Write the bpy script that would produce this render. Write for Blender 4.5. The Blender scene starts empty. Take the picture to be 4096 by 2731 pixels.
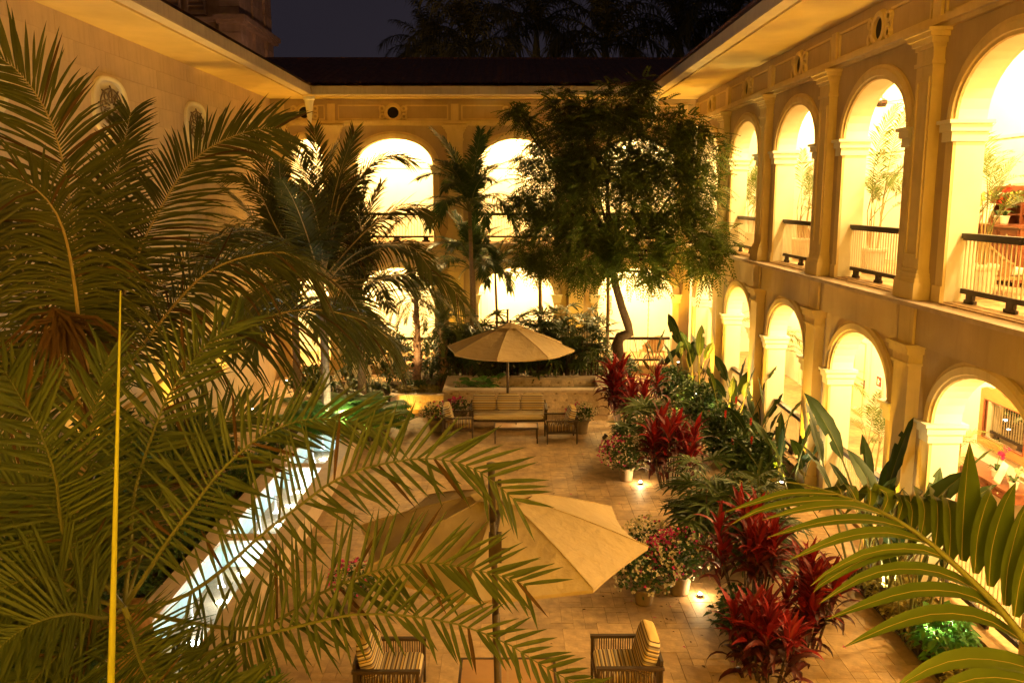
import bpy, math, random
from mathutils import Vector, Matrix
RNG = random.Random(11)
SC = bpy.context.scene
COL = SC.collection
PI = math.pi
rad = math.radians

# ------------------------------------------------------------------ camera
cam_data = bpy.data.cameras.new('camera')
cam_data.sensor_width = 36.0
cam_data.lens = 3500 / 4096 * 36.0
cam_data.clip_start = 0.05
cam_data.clip_end = 600
cam = bpy.data.objects.new('camera', cam_data)
COL.objects.link(cam)
cam.location = (0, 0, 6.2)
cam.rotation_euler = (rad(90 - 9.29), 0, rad(-0.245))
SC.camera = cam
CAMM = Matrix.Translation(cam.location) @ cam.rotation_euler.to_matrix().to_4x4()

# ------------------------------------------------------------------ sky, exposure
world = bpy.data.worlds.new('World')
SC.world = world
world.use_nodes = True
wn = world.node_tree.nodes
bg = wn['Background']
# night sky: faint town glow low down, deeper overhead, thin haze patches
wl = world.node_tree.links
wtc = wn.new('ShaderNodeTexCoord'); wsp = wn.new('ShaderNodeSeparateXYZ'); wmr = wn.new('ShaderNodeMapRange')
wl.new(wtc.outputs['Generated'], wsp.inputs[0])
wmr.inputs[1].default_value = 0.0; wmr.inputs[2].default_value = 0.45
wl.new(wsp.outputs['Z'], wmr.inputs[0])
wnz = wn.new('ShaderNodeTexNoise'); wnz.inputs['Scale'].default_value = 3.5; wnz.inputs['Detail'].default_value = 5
wl.new(wtc.outputs['Generated'], wnz.inputs['Vector'])
wma = wn.new('ShaderNodeMath'); wma.operation = 'MULTIPLY_ADD'; wma.inputs[1].default_value = .9; wma.inputs[2].default_value = -.45
wl.new(wnz.outputs['Fac'], wma.inputs[0])
wad = wn.new('ShaderNodeMath'); wad.operation = 'ADD'; wad.use_clamp = True
wl.new(wmr.outputs[0], wad.inputs[0]); wl.new(wma.outputs[0], wad.inputs[1])
wmx = wn.new('ShaderNodeMix'); wmx.data_type = 'RGBA'
wmx.inputs[6].default_value = (0.0215, 0.0172, 0.0225, 1); wmx.inputs[7].default_value = (0.0115, 0.0098, 0.0155, 1)
wl.new(wad.outputs[0], wmx.inputs[0]); wl.new(wmx.outputs[2], bg.inputs['Color'])
bg.inputs['Strength'].default_value = 1.0
SC.view_settings.view_transform = 'Standard'
SC.view_settings.look = 'None'
SC.view_settings.exposure = 0.1
SC.view_settings.gamma = 1.0
SC.view_settings.use_curve_mapping = False
SC.cycles.use_denoising = True
SC.cycles.max_bounces = 6
SC.cycles.diffuse_bounces = 4
SC.cycles.glossy_bounces = 3
SC.cycles.transmission_bounces = 3
SC.cycles.transparent_max_bounces = 6
SC.cycles.caustics_reflective = False
SC.cycles.caustics_refractive = False
SC.cycles.sample_clamp_indirect = 6.0

WARM = (1.0, 0.52, 0.035)        # tungsten lamps seen by a daylight-balanced camera
WARMW = (1.0, 0.66, 0.28)
ROOMC = (1.0, 0.64, 0.22)
COOL = (0.86, 0.95, 1.0)


def at(vx, vy, Y=None, X=None, Z=None):
    """a point of the photograph (2352 px wide) at a chosen depth, side distance or height"""
    s = 4096 / 2352
    d = CAMM.to_3x3() @ Vector(((vx * s - 2048) / 3500, (1365.5 - vy * s) / 3500, -1))
    o = CAMM.translation
    k = (Y - o.y) / d.y if Y is not None else (X - o.x) / d.x if X is not None else (Z - o.z) / d.z
    return o + d * k


# ------------------------------------------------------------------ materials
def new_mat(name):
    m = bpy.data.materials.new(name)
    m.use_nodes = True
    return m, m.node_tree.nodes, m.node_tree.links, m.node_tree.nodes['Principled BSDF']


def mat(name, col, rough=0.7, var=0.15, scale=6.0, bump=0.0, bscale=40.0, spec=0.3, metal=0.0, stain=None, island=0.0, objr=0.0, coords='Object', bdist=.01, streak=None):
    """a plain surface: base colour broken by noise, optional stains, fine relief, per-piece variation"""
    m, n, l, b = new_mat(name)
    tc = n.new('ShaderNodeTexCoord')
    nz = n.new('ShaderNodeTexNoise')
    nz.inputs['Scale'].default_value = scale
    nz.inputs['Detail'].default_value = 6
    nz.inputs['Roughness'].default_value = 0.62
    l.new(tc.outputs[coords], nz.inputs['Vector'])
    rp = n.new('ShaderNodeMapRange')
    rp.inputs[1].default_value = 0.3
    rp.inputs[2].default_value = 0.7
    rp.inputs[3].default_value = 1 - var
    rp.inputs[4].default_value = 1 + var
    l.new(nz.outputs['Fac'], rp.inputs[0])
    val = rp.outputs[0]
    for amt, src in ((island, 'geo'), (objr, 'obj')):
        if amt:
            if src == 'geo':
                g = n.new('ShaderNodeNewGeometry'); o = g.outputs['Random Per Island']
            else:
                g = n.new('ShaderNodeObjectInfo'); o = g.outputs['Random']
            r2 = n.new('ShaderNodeMapRange')
            r2.inputs[3].default_value = 1 - amt
            r2.inputs[4].default_value = 1 + amt
            l.new(o, r2.inputs[0])
            mu = n.new('ShaderNodeMath'); mu.operation = 'MULTIPLY'
            l.new(val, mu.inputs[0]); l.new(r2.outputs[0], mu.inputs[1])
            val = mu.outputs[0]
    mx = n.new('ShaderNodeMix'); mx.data_type = 'RGBA'; mx.blend_type = 'MULTIPLY'
    mx.inputs[0].default_value = 1
    mx.inputs[6].default_value = (*col, 1)
    l.new(val, mx.inputs[7])
    out = mx.outputs[2]
    if stain:
        scol, sscale, lo, hi = stain
        n2 = n.new('ShaderNodeTexNoise'); n2.inputs['Scale'].default_value = sscale; n2.inputs['Detail'].default_value = 8
        l.new(tc.outputs[coords], n2.inputs['Vector'])
        r3 = n.new('ShaderNodeMapRange'); r3.inputs[1].default_value = lo; r3.inputs[2].default_value = hi
        l.new(n2.outputs['Fac'], r3.inputs[0])
        m2 = n.new('ShaderNodeMix'); m2.data_type = 'RGBA'
        l.new(r3.outputs[0], m2.inputs[0]); l.new(out, m2.inputs[6]); m2.inputs[7].default_value = (*scol, 1)
        out = m2.outputs[2]
    if streak:                           # rain streaks running down the face
        mp = n.new('ShaderNodeMapping'); mp.inputs['Scale'].default_value = (4.5, 4.5, .35)
        l.new(tc.outputs[coords], mp.inputs[0])
        n4 = n.new('ShaderNodeTexNoise'); n4.inputs['Scale'].default_value = 1.6; n4.inputs['Detail'].default_value = 7; n4.inputs['Roughness'].default_value = .7
        l.new(mp.outputs[0], n4.inputs['Vector'])
        r4 = n.new('ShaderNodeMapRange'); r4.inputs[1].default_value = .5; r4.inputs[2].default_value = .78; r4.inputs[4].default_value = streak[1]
        l.new(n4.outputs['Fac'], r4.inputs[0])
        m4 = n.new('ShaderNodeMix'); m4.data_type = 'RGBA'
        l.new(r4.outputs[0], m4.inputs[0]); l.new(out, m4.inputs[6]); m4.inputs[7].default_value = (*streak[0], 1)
        out = m4.outputs[2]
    l.new(out, b.inputs['Base Color'])
    b.inputs['Roughness'].default_value = rough
    b.inputs['Specular IOR Level'].default_value = spec
    b.inputs['Metallic'].default_value = metal
    if bump:
        n3 = n.new('ShaderNodeTexNoise'); n3.inputs['Scale'].default_value = bscale; n3.inputs['Detail'].default_value = 5
        l.new(tc.outputs[coords], n3.inputs['Vector'])
        bp = n.new('ShaderNodeBump'); bp.inputs['Strength'].default_value = bump; bp.inputs['Distance'].default_value = bdist
        l.new(n3.outputs['Fac'], bp.inputs['Height']); l.new(bp.outputs[0], b.inputs['Normal'])
    return m


def leaf_mat(name, c1, c2, rough=0.45, trans=0.25, objr=True, tip=None):
    """leaves: two greens mixed per leaf, some light through the blade, waxy gloss"""
    m, n, l, b = new_mat(name)
    g = n.new('ShaderNodeNewGeometry')
    oi = n.new('ShaderNodeObjectInfo')
    ad = n.new('ShaderNodeMath'); ad.operation = 'ADD'
    l.new(g.outputs['Random Per Island'], ad.inputs[0])
    l.new(oi.outputs['Random'], ad.inputs[1])
    fr = n.new('ShaderNodeMath'); fr.operation = 'FRACT'
    l.new(ad.outputs[0], fr.inputs[0])
    tc = n.new('ShaderNodeTexCoord')
    nz = n.new('ShaderNodeTexNoise'); nz.inputs['Scale'].default_value = 7.0; nz.inputs['Detail'].default_value = 4
    l.new(tc.outputs['Object'], nz.inputs['Vector'])
    a2 = n.new('ShaderNodeMath'); a2.operation = 'MULTIPLY_ADD'; a2.inputs[1].default_value = 0.6
    l.new(nz.outputs['Fac'], a2.inputs[0])
    a3 = n.new('ShaderNodeMath'); a3.operation = 'MULTIPLY_ADD'; a3.inputs[1].default_value = 0.7; a3.inputs[2].default_value = -0.15
    l.new(fr.outputs[0], a3.inputs[0]); l.new(a3.outputs[0], a2.inputs[2]); a2.use_clamp = True
    mx = n.new('ShaderNodeMix'); mx.data_type = 'RGBA'
    mx.inputs[6].default_value = (*c1, 1); mx.inputs[7].default_value = (*c2, 1)
    l.new(a2.outputs[0], mx.inputs[0])
    l.new(mx.outputs[2], b.inputs['Base Color'])
    b.inputs['Roughness'].default_value = rough
    b.inputs['Specular IOR Level'].default_value = 0.22
    tr = n.new('ShaderNodeBsdfTranslucent')
    l.new(mx.outputs[2], tr.inputs['Color'])
    ms = n.new('ShaderNodeMixShader'); ms.inputs[0].default_value = trans
    out = n['Material Output']
    l.new(b.outputs[0], ms.inputs[1]); l.new(tr.outputs[0], ms.inputs[2]); l.new(ms.outputs[0], out.inputs['Surface'])
    return m


def emit_mat(name, col, strength):
    m, n, l, b = new_mat(name)
    b.inputs['Base Color'].default_value = (*col, 1)
    b.inputs['Emission Color'].default_value = (*col, 1)
    b.inputs['Emission Strength'].default_value = strength
    return m


def stripe_mat(name, axis):
    m, n, l, b = new_mat(name)
    tc = n.new('ShaderNodeTexCoord')
    sp = n.new('ShaderNodeSeparateXYZ')
    l.new(tc.outputs['Object'], sp.inputs[0])
    mu = n.new('ShaderNodeMath'); mu.operation = 'MULTIPLY'; mu.inputs[1].default_value = 5.2
    l.new(sp.outputs[axis], mu.inputs[0])
    fr = n.new('ShaderNodeMath'); fr.operation = 'FRACT'
    l.new(mu.outputs[0], fr.inputs[0])
    cr = n.new('ShaderNodeValToRGB')
    cr.color_ramp.interpolation = 'CONSTANT'
    cols = [(0, (.62, .50, .30)), (.14, (.10, .055, .03)), (.20, (.60, .40, .14)), (.32, (.09, .06, .04)), (.40, (.30, .24, .18)),
            (.50, (.64, .52, .30)), (.58, (.12, .06, .03)), (.70, (.58, .42, .18)), (.78, (.25, .2, .16)), (.90, (.11, .06, .035))]
    el = cr.color_ramp.elements
    while len(el) < len(cols):
        el.new(0.5)
    for e, (p, c) in zip(el, cols):
        e.position = p; e.color = (*c, 1)
    l.new(fr.outputs[0], cr.inputs[0])
    l.new(cr.outputs[0], b.inputs['Base Color'])
    b.inputs['Roughness'].default_value = 0.9
    w = n.new('ShaderNodeTexNoise'); w.inputs['Scale'].default_value = 260
    l.new(tc.outputs['Object'], w.inputs['Vector'])
    bp = n.new('ShaderNodeBump'); bp.inputs['Strength'].default_value = 0.3; bp.inputs['Distance'].default_value = 0.003
    l.new(w.outputs['Fac'], bp.inputs['Height']); l.new(bp.outputs[0], b.inputs['Normal'])
    return m


def wood_mat(name, c1, c2, rough=0.4):
    m, n, l, b = new_mat(name)
    tc = n.new('ShaderNodeTexCoord')
    mp = n.new('ShaderNodeMapping'); mp.inputs['Scale'].default_value = (3, 3, 26)
    l.new(tc.outputs['Object'], mp.inputs[0])
    nz = n.new('ShaderNodeTexNoise'); nz.inputs['Scale'].default_value = 2.0; nz.inputs['Detail'].default_value = 7
    l.new(mp.outputs[0], nz.inputs['Vector'])
    mx = n.new('ShaderNodeMix'); mx.data_type = 'RGBA'
    mx.inputs[6].default_value = (*c1, 1); mx.inputs[7].default_value = (*c2, 1)
    l.new(nz.outputs['Fac'], mx.inputs[0]); l.new(mx.outputs[2], b.inputs['Base Color'])
    b.inputs['Roughness'].default_value = rough
    return m


M = {}
M['stucco'] = mat('stucco_beige', (.46, .345, .205), .9, .10, 1.3, .25, 90, stain=((.37, .28, .18), .55, .55, .8), streak=((.28, .2, .13), .35))
M['cream'] = mat('cream_paint', (.74, .68, .52), .75, .06, 2.0, .1, 70)
M['trim'] = mat('trim_paint', (.66, .51, .25), .8, .08, 2.5, .1, 80, stain=((.42, .31, .19), .8, .6, .8), streak=((.36, .26, .14), .35))
M['soffit'] = mat('soffit_paint', (.64, .48, .20), .85, .1, .8, stain=((.50, .36, .14), .5, .55, .8))
M['fascia'] = mat('fascia_sheet', (.50, .42, .33), .6, .08, 1.5, objr=.05, streak=((.26, .2, .15), .6))
M['white'] = mat('white_paint', (.80, .74, .62), .8, .04, 2.0)
M['block'] = mat('stone_block', (.57, .44, .29), .92, .10, 1.2, .3, 60, stain=((.44, .34, .25), .4, .5, .75), objr=.02, streak=((.34, .25, .17), .45))
M['dark'] = mat('hole_shade', (.02, .015, .012), .9)
M['roof'] = mat('roof_clay', (.13, .065, .055), .8, .3, 3.0, .2, 30, island=.3)
M['iron'] = mat('dark_iron', (.035, .022, .016), .45, .2, 8)
M['bar'] = mat('painted_bar', (.55, .44, .28), .5, .1, 8)
M['tile'] = mat('travertine', (.41, .265, .13), .6, .30, 7.0, .3, 30, island=.11, objr=.11, stain=((.20, .125, .07), 1.8, .46, .74))
M['grout'] = mat('grout', (.30, .20, .11), .95, .2, 6)
M['clad'] = mat('travertine_cladding', (.50, .37, .24), .6, .25, 9.0, .2, 40, objr=.22, island=.2, stain=((.25, .16, .09), 7.0, .55, .72))
M['coping'] = mat('coping_stone', (.46, .35, .26), .6, .18, 3, .15, 40)
M['soil'] = mat('garden_soil', (.045, .03, .02), 1.0, .4, 12, .6, 30)
M['canvas'] = mat('canvas_beige', (.43, .315, .175), .95, .08, 2.2, .7, 7, bdist=.05, stain=((.36, .28, .2), 1.1, .58, .85))
M['rattan'] = mat('rattan', (.36, .22, .10), .7, .25, 30, .6, 140)
M['cord'] = mat('brown_cord', (.085, .05, .03), .7, .2, 30)
M['frame'] = mat('dark_bronze', (.055, .034, .022), .45, .15, 10)
M['teak'] = wood_mat('teak_top', (.42, .24, .10), (.30, .15, .06), .5)
M['mahog'] = wood_mat('mahogany', (.24, .075, .03), (.12, .035, .015), .3)
M['oak'] = wood_mat('golden_oak', (.45, .20, .06), (.30, .12, .035), .35)
M['pot'] = mat('glazed_pot', (.62, .55, .42), .45, .08, 4)
M['clay'] = mat('clay_pot', (.20, .145, .09), .8, .15, 6, .2, 40)
M['fascia_in'] = mat('gutter_sheet', (.60, .50, .34), .6, .08, 2)
M['tower'] = mat('tower_stone', (.40, .27, .21), .95, .25, 2.0, .4, 20, objr=.12, island=.1)
M['bark'] = mat('bark', (.055, .033, .02), .95, .35, 14, .8, 35)
M['palmbark'] = mat('palm_bark', (.22, .155, .10), .9, .3, 18, .5, 40)
M['shag'] = mat('shaggy_bark', (.26, .15, .08), .95, .35, 20, .9, 30)
M['rachis'] = mat('rachis_yellow', (.34, .25, .10), .5, .15, 10)
M['rachis_g'] = mat('rachis_green', (.125, .125, .04), .5, .15, 10)
M['spear'] = mat('spear_yellow', (.42, .42, .05), .45, .1, 10)
M['coco'] = leaf_mat('coconut_leaf', (.048, .058, .013), (.095, .10, .026), .4)
M['date'] = leaf_mat('date_leaf', (.048, .068, .016), (.095, .115, .032), .45, .2)
M['areca'] = leaf_mat('areca_leaf', (.06, .095, .013), (.105, .145, .026), .4, .3)
M['green'] = leaf_mat('green_leaf', (.022, .05, .011), (.055, .095, .022), .4, .25)
M['fern'] = leaf_mat('fern_leaf', (.05, .14, .02), (.10, .22, .04), .5, .35)
M['rhapis'] = leaf_mat('rhapis_leaf', (.03, .05, .012), (.065, .085, .02), .4, .25)
M['paddle'] = leaf_mat('paddle_leaf', (.016, .036, .008), (.036, .06, .014), .55, .06)
M['red'] = leaf_mat('red_leaf', (.06, .005, .006), (.30, .016, .014), .42, .25)
M['red2'] = leaf_mat('maroon_leaf', (.03, .012, .008), (.10, .014, .010), .4, .25)
M['scheff'] = leaf_mat('variegated_leaf', (.10, .10, .02), (.36, .27, .06), .4, .25)
M['tree'] = leaf_mat('tree_leaf', (.05, .08, .012), (.12, .15, .026), .5, .4)
M['night'] = leaf_mat('night_palm_leaf', (.05, .055, .02), (.09, .09, .035), .6, .15)
M['dead'] = leaf_mat('dead_leaf', (.05, .025, .010), (.11, .06, .022), .85, .15)
M['fl_white'] = leaf_mat('white_petal', (.55, .48, .32), (.72, .62, .42), .6, .3)
M['fl_pink'] = leaf_mat('pink_petal', (.45, .03, .16), (.62, .06, .24), .6, .3)
M['fl_red'] = leaf_mat('red_petal', (.5, .02, .02), (.6, .06, .03), .6, .2)
M['fl_yel'] = leaf_mat('yellow_petal', (.6, .5, .12), (.75, .65, .25), .6, .3)
M['stripe_y'] = stripe_mat('striped_fabric', 'Y')
M['stripe_z'] = stripe_mat('striped_fabric_back', 'Z')
M['paper'] = mat('white_paper', (.85, .82, .75), .8, .02)
M['sign_red'] = mat('sign_red', (.45, .03, .02), .5)
M['glow'] = emit_mat('lamp_glow', (1, .75, .38), 14)
M['bulb'] = emit_mat('spot_lens', (1, .93, .8), 40)
M['bulb_c'] = emit_mat('pool_lens', (.85, .93, 1), 30)
M['pooltile'] = mat('pool_tile', (.34, .43, .38), .35, .15, 8, island=.12)
M['mirror'] = mat('mirror_glass', (.8, .8, .78), .02, 0, metal=1.0)
M['turf'] = mat('dark_turf', (.02, .035, .012), .9, .4, 20, .5, 60)


def water_mat():
    m, n, l, b = new_mat('pool_water')
    tr = n.new('ShaderNodeBsdfTransparent'); tr.inputs['Color'].default_value = (.86, .95, .95, 1)
    gl = n.new('ShaderNodeBsdfGlossy'); gl.inputs['Roughness'].default_value = .06
    tc = n.new('ShaderNodeTexCoord')
    nz = n.new('ShaderNodeTexNoise'); nz.inputs['Scale'].default_value = 7; nz.inputs['Detail'].default_value = 3
    l.new(tc.outputs['Object'], nz.inputs['Vector'])
    bp = n.new('ShaderNodeBump'); bp.inputs['Strength'].default_value = .5; bp.inputs['Distance'].default_value = .03
    l.new(nz.outputs['Fac'], bp.inputs['Height']); l.new(bp.outputs[0], gl.inputs['Normal'])
    fr = n.new('ShaderNodeFresnel'); fr.inputs['IOR'].default_value = 1.33
    l.new(bp.outputs[0], fr.inputs['Normal'])
    ms = n.new('ShaderNodeMixShader')
    l.new(fr.outputs[0], ms.inputs[0]); l.new(tr.outputs[0], ms.inputs[1]); l.new(gl.outputs[0], ms.inputs[2])
    l.new(ms.outputs[0], n['Material Output'].inputs['Surface'])
    return m


M['water'] = water_mat()
M['foam'] = leaf_mat('water_foam', (.75, .82, .85), (.88, .92, .92), .3, .5)
M['grille'] = mat('bronze_grille', (.15, .105, .06), .6, .2, 10)


# ------------------------------------------------------------------ objects
def tag(o, label=None, cat=None, group=None, kind=None):
    if label: o['label'] = label
    if cat: o['category'] = cat
    if group: o['group'] = group
    if kind: o['kind'] = kind
    return o


def thing(name, label, cat, loc=(0, 0, 0), rotz=0.0, group=None):
    o = bpy.data.objects.new(name, None)
    o.empty_display_size = 0.1
    COL.objects.link(o)
    o.location = loc
    o.rotation_euler = (0, 0, rotz)
    return tag(o, label, cat, group)


def wmat(o):
    m = Matrix.LocRotScale(o.location, o.rotation_euler, o.scale)
    if o.parent:
        m = wmat(o.parent) @ o.matrix_parent_inverse @ m
    return m


def adopt(o, parent, world=False):
    if parent is not None:
        o.parent = parent
        if world:
            o.matrix_parent_inverse = wmat(parent).inverted()
    return o


def inst(name, mesh, parent=None, loc=(0, 0, 0), rot=(0, 0, 0), scale=(1, 1, 1), world=False):
    o = bpy.data.objects.new(name, mesh)
    COL.objects.link(o)
    o.location = loc
    o.rotation_euler = rot
    o.scale = scale if not isinstance(scale, (int, float)) else (scale,) * 3
    return adopt(o, parent, world)


def copy_tree(o, parent=None):
    c = o.copy()
    COL.objects.link(c)
    if parent is not None:
        c.parent = parent
    for ch in o.children:
        copy_tree(ch, c)
    return c


def copy_thing(root, loc, rotz, label=None, group=None, scale=None):
    c = copy_tree(root)
    c.location = loc
    c.rotation_euler = (0, 0, rotz)
    if scale: c.scale = (scale,) * 3
    if label: c['label'] = label
    if group: c['group'] = group
    return c


class MB:
    """collects shapes, then links them as one mesh object"""
    def __init__(s):
        s.v = []; s.f = []; s.m = []

    def add(s, verts, faces, mi=0):
        b = len(s.v)
        s.v += [tuple(p) for p in verts]
        s.f += [tuple(i + b for i in f) for f in faces]
        s.m += [mi] * len(faces)

    def box(s, x0, x1, y0, y1, z0, z1, mi=0, skip=()):
        v = [(x, y, z) for z in (z0, z1) for y in (y0, y1) for x in (x0, x1)]
        f = {'b': (0, 2, 3, 1), 't': (4, 5, 7, 6), 'f': (0, 1, 5, 4), 'k': (2, 6, 7, 3), 'l': (0, 4, 6, 2), 'r': (1, 3, 7, 5)}
        s.add(v, [q for k, q in f.items() if k not in skip], mi)

    def mbox(s, F, s0, s1, z0, z1, d0, d1, mi=0):
        """a box in wall coordinates: along the wall, height, distance out from it"""
        v = [F(a, b, c) for c in (d0, d1) for b in (z0, z1) for a in (s0, s1)]
        s.add(v, [(0, 2, 3, 1), (4, 5, 7, 6), (0, 1, 5, 4), (2, 6, 7, 3), (0, 4, 6, 2), (1, 3, 7, 5)], mi)

    def bar(s, a, b, w, h=None, mi=0):
        a = Vector(a); b = Vector(b); h = h or w
        t = (b - a).normalized()
        u = Vector((0, 0, 1)) if abs(t.z) < .95 else Vector((1, 0, 0))
        x = t.cross(u).normalized() * (w / 2); y = x.cross(t).normalized() * (h / 2)
        v = [p + i * x + j * y for p in (a, b) for i, j in ((-1, -1), (1, -1), (1, 1), (-1, 1))]
        s.add(v, [(0, 3, 2, 1), (4, 5, 6, 7), (0, 1, 5, 4), (1, 2, 6, 5), (2, 3, 7, 6), (3, 0, 4, 7)], mi)

    def tube(s, pts, rs, n=8, mi=0, cap=True):
        pts = [Vector(p) for p in pts]
        if isinstance(rs, (int, float)): rs = [rs] * len(pts)
        ref = None
        vs = []
        for i, p in enumerate(pts):
            t = (pts[min(i + 1, len(pts) - 1)] - pts[max(i - 1, 0)])
            t = t.normalized() if t.length > 1e-9 else Vector((0, 0, 1))
            if ref is None:
                ref = Vector((1, 0, 0)) if abs(t.x) < .9 else Vector((0, 1, 0))
            x = (ref - t * ref.dot(t)).normalized(); y = t.cross(x); ref = x
            vs += [p + (x * math.cos(2 * PI * k / n) + y * math.sin(2 * PI * k / n)) * rs[i] for k in range(n)]
        fs = []
        for i in range(len(pts) - 1):
            for k in range(n):
                k2 = (k + 1) % n
                fs.append((i * n + k, i * n + k2, (i + 1) * n + k2, (i + 1) * n + k))
        if cap:
            fs.append(tuple(range(n - 1, -1, -1)))
            fs.append(tuple((len(pts) - 1) * n + k for k in range(n)))
        s.add(vs, fs, mi)

    def lathe(s, prof, c=(0, 0, 0), n=20, mi=0):
        vs = []; fs = []
        for r, z in prof:
            vs += [(c[0] + r * math.cos(2 * PI * k / n), c[1] + r * math.sin(2 * PI * k / n), c[2] + z) for k in range(n)]
        for i in range(len(prof) - 1):
            for k in range(n):
                k2 = (k + 1) % n
                fs.append((i * n + k, i * n + k2, (i + 1) * n + k2, (i + 1) * n + k))
        s.add(vs, fs, mi)

    def cushion(s, c, hx, hy, hz, e=.35, nu=16, nv=10, mi=0, R=None):
        def sp(a, p): return math.copysign(abs(a) ** p, a)
        vs = []
        for j in range(nv + 1):
            v = -PI / 2 + PI * j / nv
            for i in range(nu):
                u = 2 * PI * i / nu + PI / nu
                p = Vector((hx * sp(math.cos(v), e) * sp(math.cos(u), e), hy * sp(math.cos(v), e) * sp(math.sin(u), e), hz * sp(math.sin(v), .75)))
                if R: p = R @ p
                vs.append(p + Vector(c))
        fs = [(j * nu + i, j * nu + (i + 1) % nu, (j + 1) * nu + (i + 1) % nu, (j + 1) * nu + i) for j in range(nv) for i in range(nu)]
        s.add(vs, fs, mi)

    def mesh(s, name, mats, smooth=False):
        me = bpy.data.meshes.new(name)
        me.from_pydata(s.v, [], s.f)
        for m in (mats if isinstance(mats, (list, tuple)) else [mats]):
            me.materials.append(m)
        me.polygons.foreach_set('material_index', s.m)
        if smooth:
            me.polygons.foreach_set('use_smooth', [True] * len(s.f))
        me.update()
        return me

    def build(s, name, mats, parent=None, world=False, smooth=False):
        o = bpy.data.objects.new(name, s.mesh(name, mats, smooth))
        COL.objects.link(o)
        return adopt(o, parent, world)


def lamp(kind, name, loc, power, col, radius=.1, parent=None, target=None, size=90, blend=.6):
    d = bpy.data.lights.new(name, kind)
    d.energy = power
    d.color = col
    d.shadow_soft_size = radius
    if kind == 'SPOT':
        d.spot_size = rad(size); d.spot_blend = blend
    o = bpy.data.objects.new(name, d)
    COL.objects.link(o)
    o.location = loc
    if target is not None:
        o.rotation_euler = (Vector(target) - Vector(loc)).to_track_quat('-Z', 'Y').to_euler()
    if parent: adopt(o, parent, True)
    return o
# ------------------------------------------------------------------ lamp powers (watts)
ROOM_W = 1080.0      # each corridor ceiling lamp
FRONT_W = 680.0     # each lamp of the gallery behind the camera
UP_W = 1150.0        # uplights at the pilaster feet
POOL_W = 34.0
SPOT_W = 200.0
LEFT_F = .95
TOWER_W = 600.0
POT_W = 26.0
# ------------------------------------------------------------------ plant builders
def catmull(pts, n):
    P = [Vector(p) for p in pts]
    P = [P[0] * 2 - P[1]] + P + [P[-1] * 2 - P[-2]]
    out = []
    m = len(P) - 3
    for k in range(n + 1):
        u = k / n * m
        i = min(int(u), m - 1); t = u - i
        a, b, c, d = P[i:i + 4]
        out.append(0.5 * ((2 * b) + (c - a) * t + (2 * a - 5 * b + 4 * c - d) * t * t + (3 * b - a - 3 * c + d) * t ** 3))
    # even spacing
    L = [0]
    for i in range(1, len(out)): L.append(L[-1] + (out[i] - out[i - 1]).length)
    res = []; j = 0
    for k in range(n + 1):
        s = L[-1] * k / n
        while j < len(L) - 2 and L[j + 1] < s: j += 1
        w = (s - L[j]) / max(1e-9, L[j + 1] - L[j])
        res.append(out[j].lerp(out[j + 1], w))
    return res, L[-1]


def blade(mb, pts, ws, up, mi=0, fold=0.0):
    """a leaf blade: a strip along pts with half-widths ws, creased along the middle when folded"""
    pts = [Vector(p) for p in pts]
    vs = []; k = 3 if fold else 2
    for i, p in enumerate(pts):
        t = (pts[min(i + 1, len(pts) - 1)] - pts[max(i - 1, 0)]).normalized()
        s = t.cross(up)
        s = s.normalized() if s.length > 1e-5 else Vector((1, 0, 0))
        n = s.cross(t)
        w = ws[i]
        if fold: vs += [p - s * w + n * w * fold, p, p + s * w + n * w * fold]
        else: vs += [p - s * w, p + s * w]
    fs = []
    for i in range(len(pts) - 1):
        for j in range(k - 1):
            a = i * k + j
            fs.append((a, a + 1, a + k + 1, a + k))
    mb.add(vs, fs, mi)


WP = {2: (.55, 1, .04), 3: (.5, 1, .8, .03), 4: (.5, .95, 1, .7, .03), 5: (.45, .9, 1, .9, .6, .03)}


def frond(mb, pts, up, n, lmax, w, a0=62, a1=22, v=0.25, droop=.25, t0=.16, seg=3, jit=.06, r0=.022, fold=0.0, prof=None, seed=0, mi=(0, 1), two=True, endlen=.45):
    """a feather leaf: rachis along pts with n leaflets a side"""
    r = random.Random(seed)
    P, L = catmull(pts, 40)
    mb.tube(P[::2], [r0 * (1 - .88 * (i / 20)) for i in range(21)], 5, mi[1], cap=False)
    up = Vector(up)
    G = Vector((0, 0, -1))
    for k in range(n):
        t = t0 + (1 - t0) * (k + .5) / n
        u = min(t * 40, 39.999); i = int(u)
        p0 = P[i].lerp(P[i + 1], u - i)
        T = (P[min(i + 2, 40)] - P[max(i - 1, 0)]).normalized()
        N = (up - T * up.dot(T)).normalized()
        S = T.cross(N)
        q = (t - t0) / (1 - t0)
        ln = lmax * (prof(q) if prof else (min(1, .45 + 1.9 * q) if q < .3 else 1 - (1 - endlen) * ((q - .3) / .7) ** 1.4))
        ang = rad(a0 + (a1 - a0) * q)
        for sg in (-1, 1):
            a = ang + r.gauss(0, jit)
            d = T * math.cos(a) + S * sg * math.sin(a) * math.cos(v) + N * math.sin(a) * (math.sin(v) + r.gauss(0, jit))
            d.normalize()
            l2 = ln * (1 + r.gauss(0, .07))
            dr = droop * (1 + r.gauss(0, .35))
            pp = [p0 + d * (l2 * j / seg) + G * (dr * l2 * (j / seg) ** 2.2) for j in range(seg + 1)]
            if q < .12 and r.random() < .25: continue
            blade(mb, pp, [w * (.85 + .3 * r.random()) * c for c in WP[seg]], N, mi[2] if len(mi) > 2 and r.random() < .05 else mi[0], fold)


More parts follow.
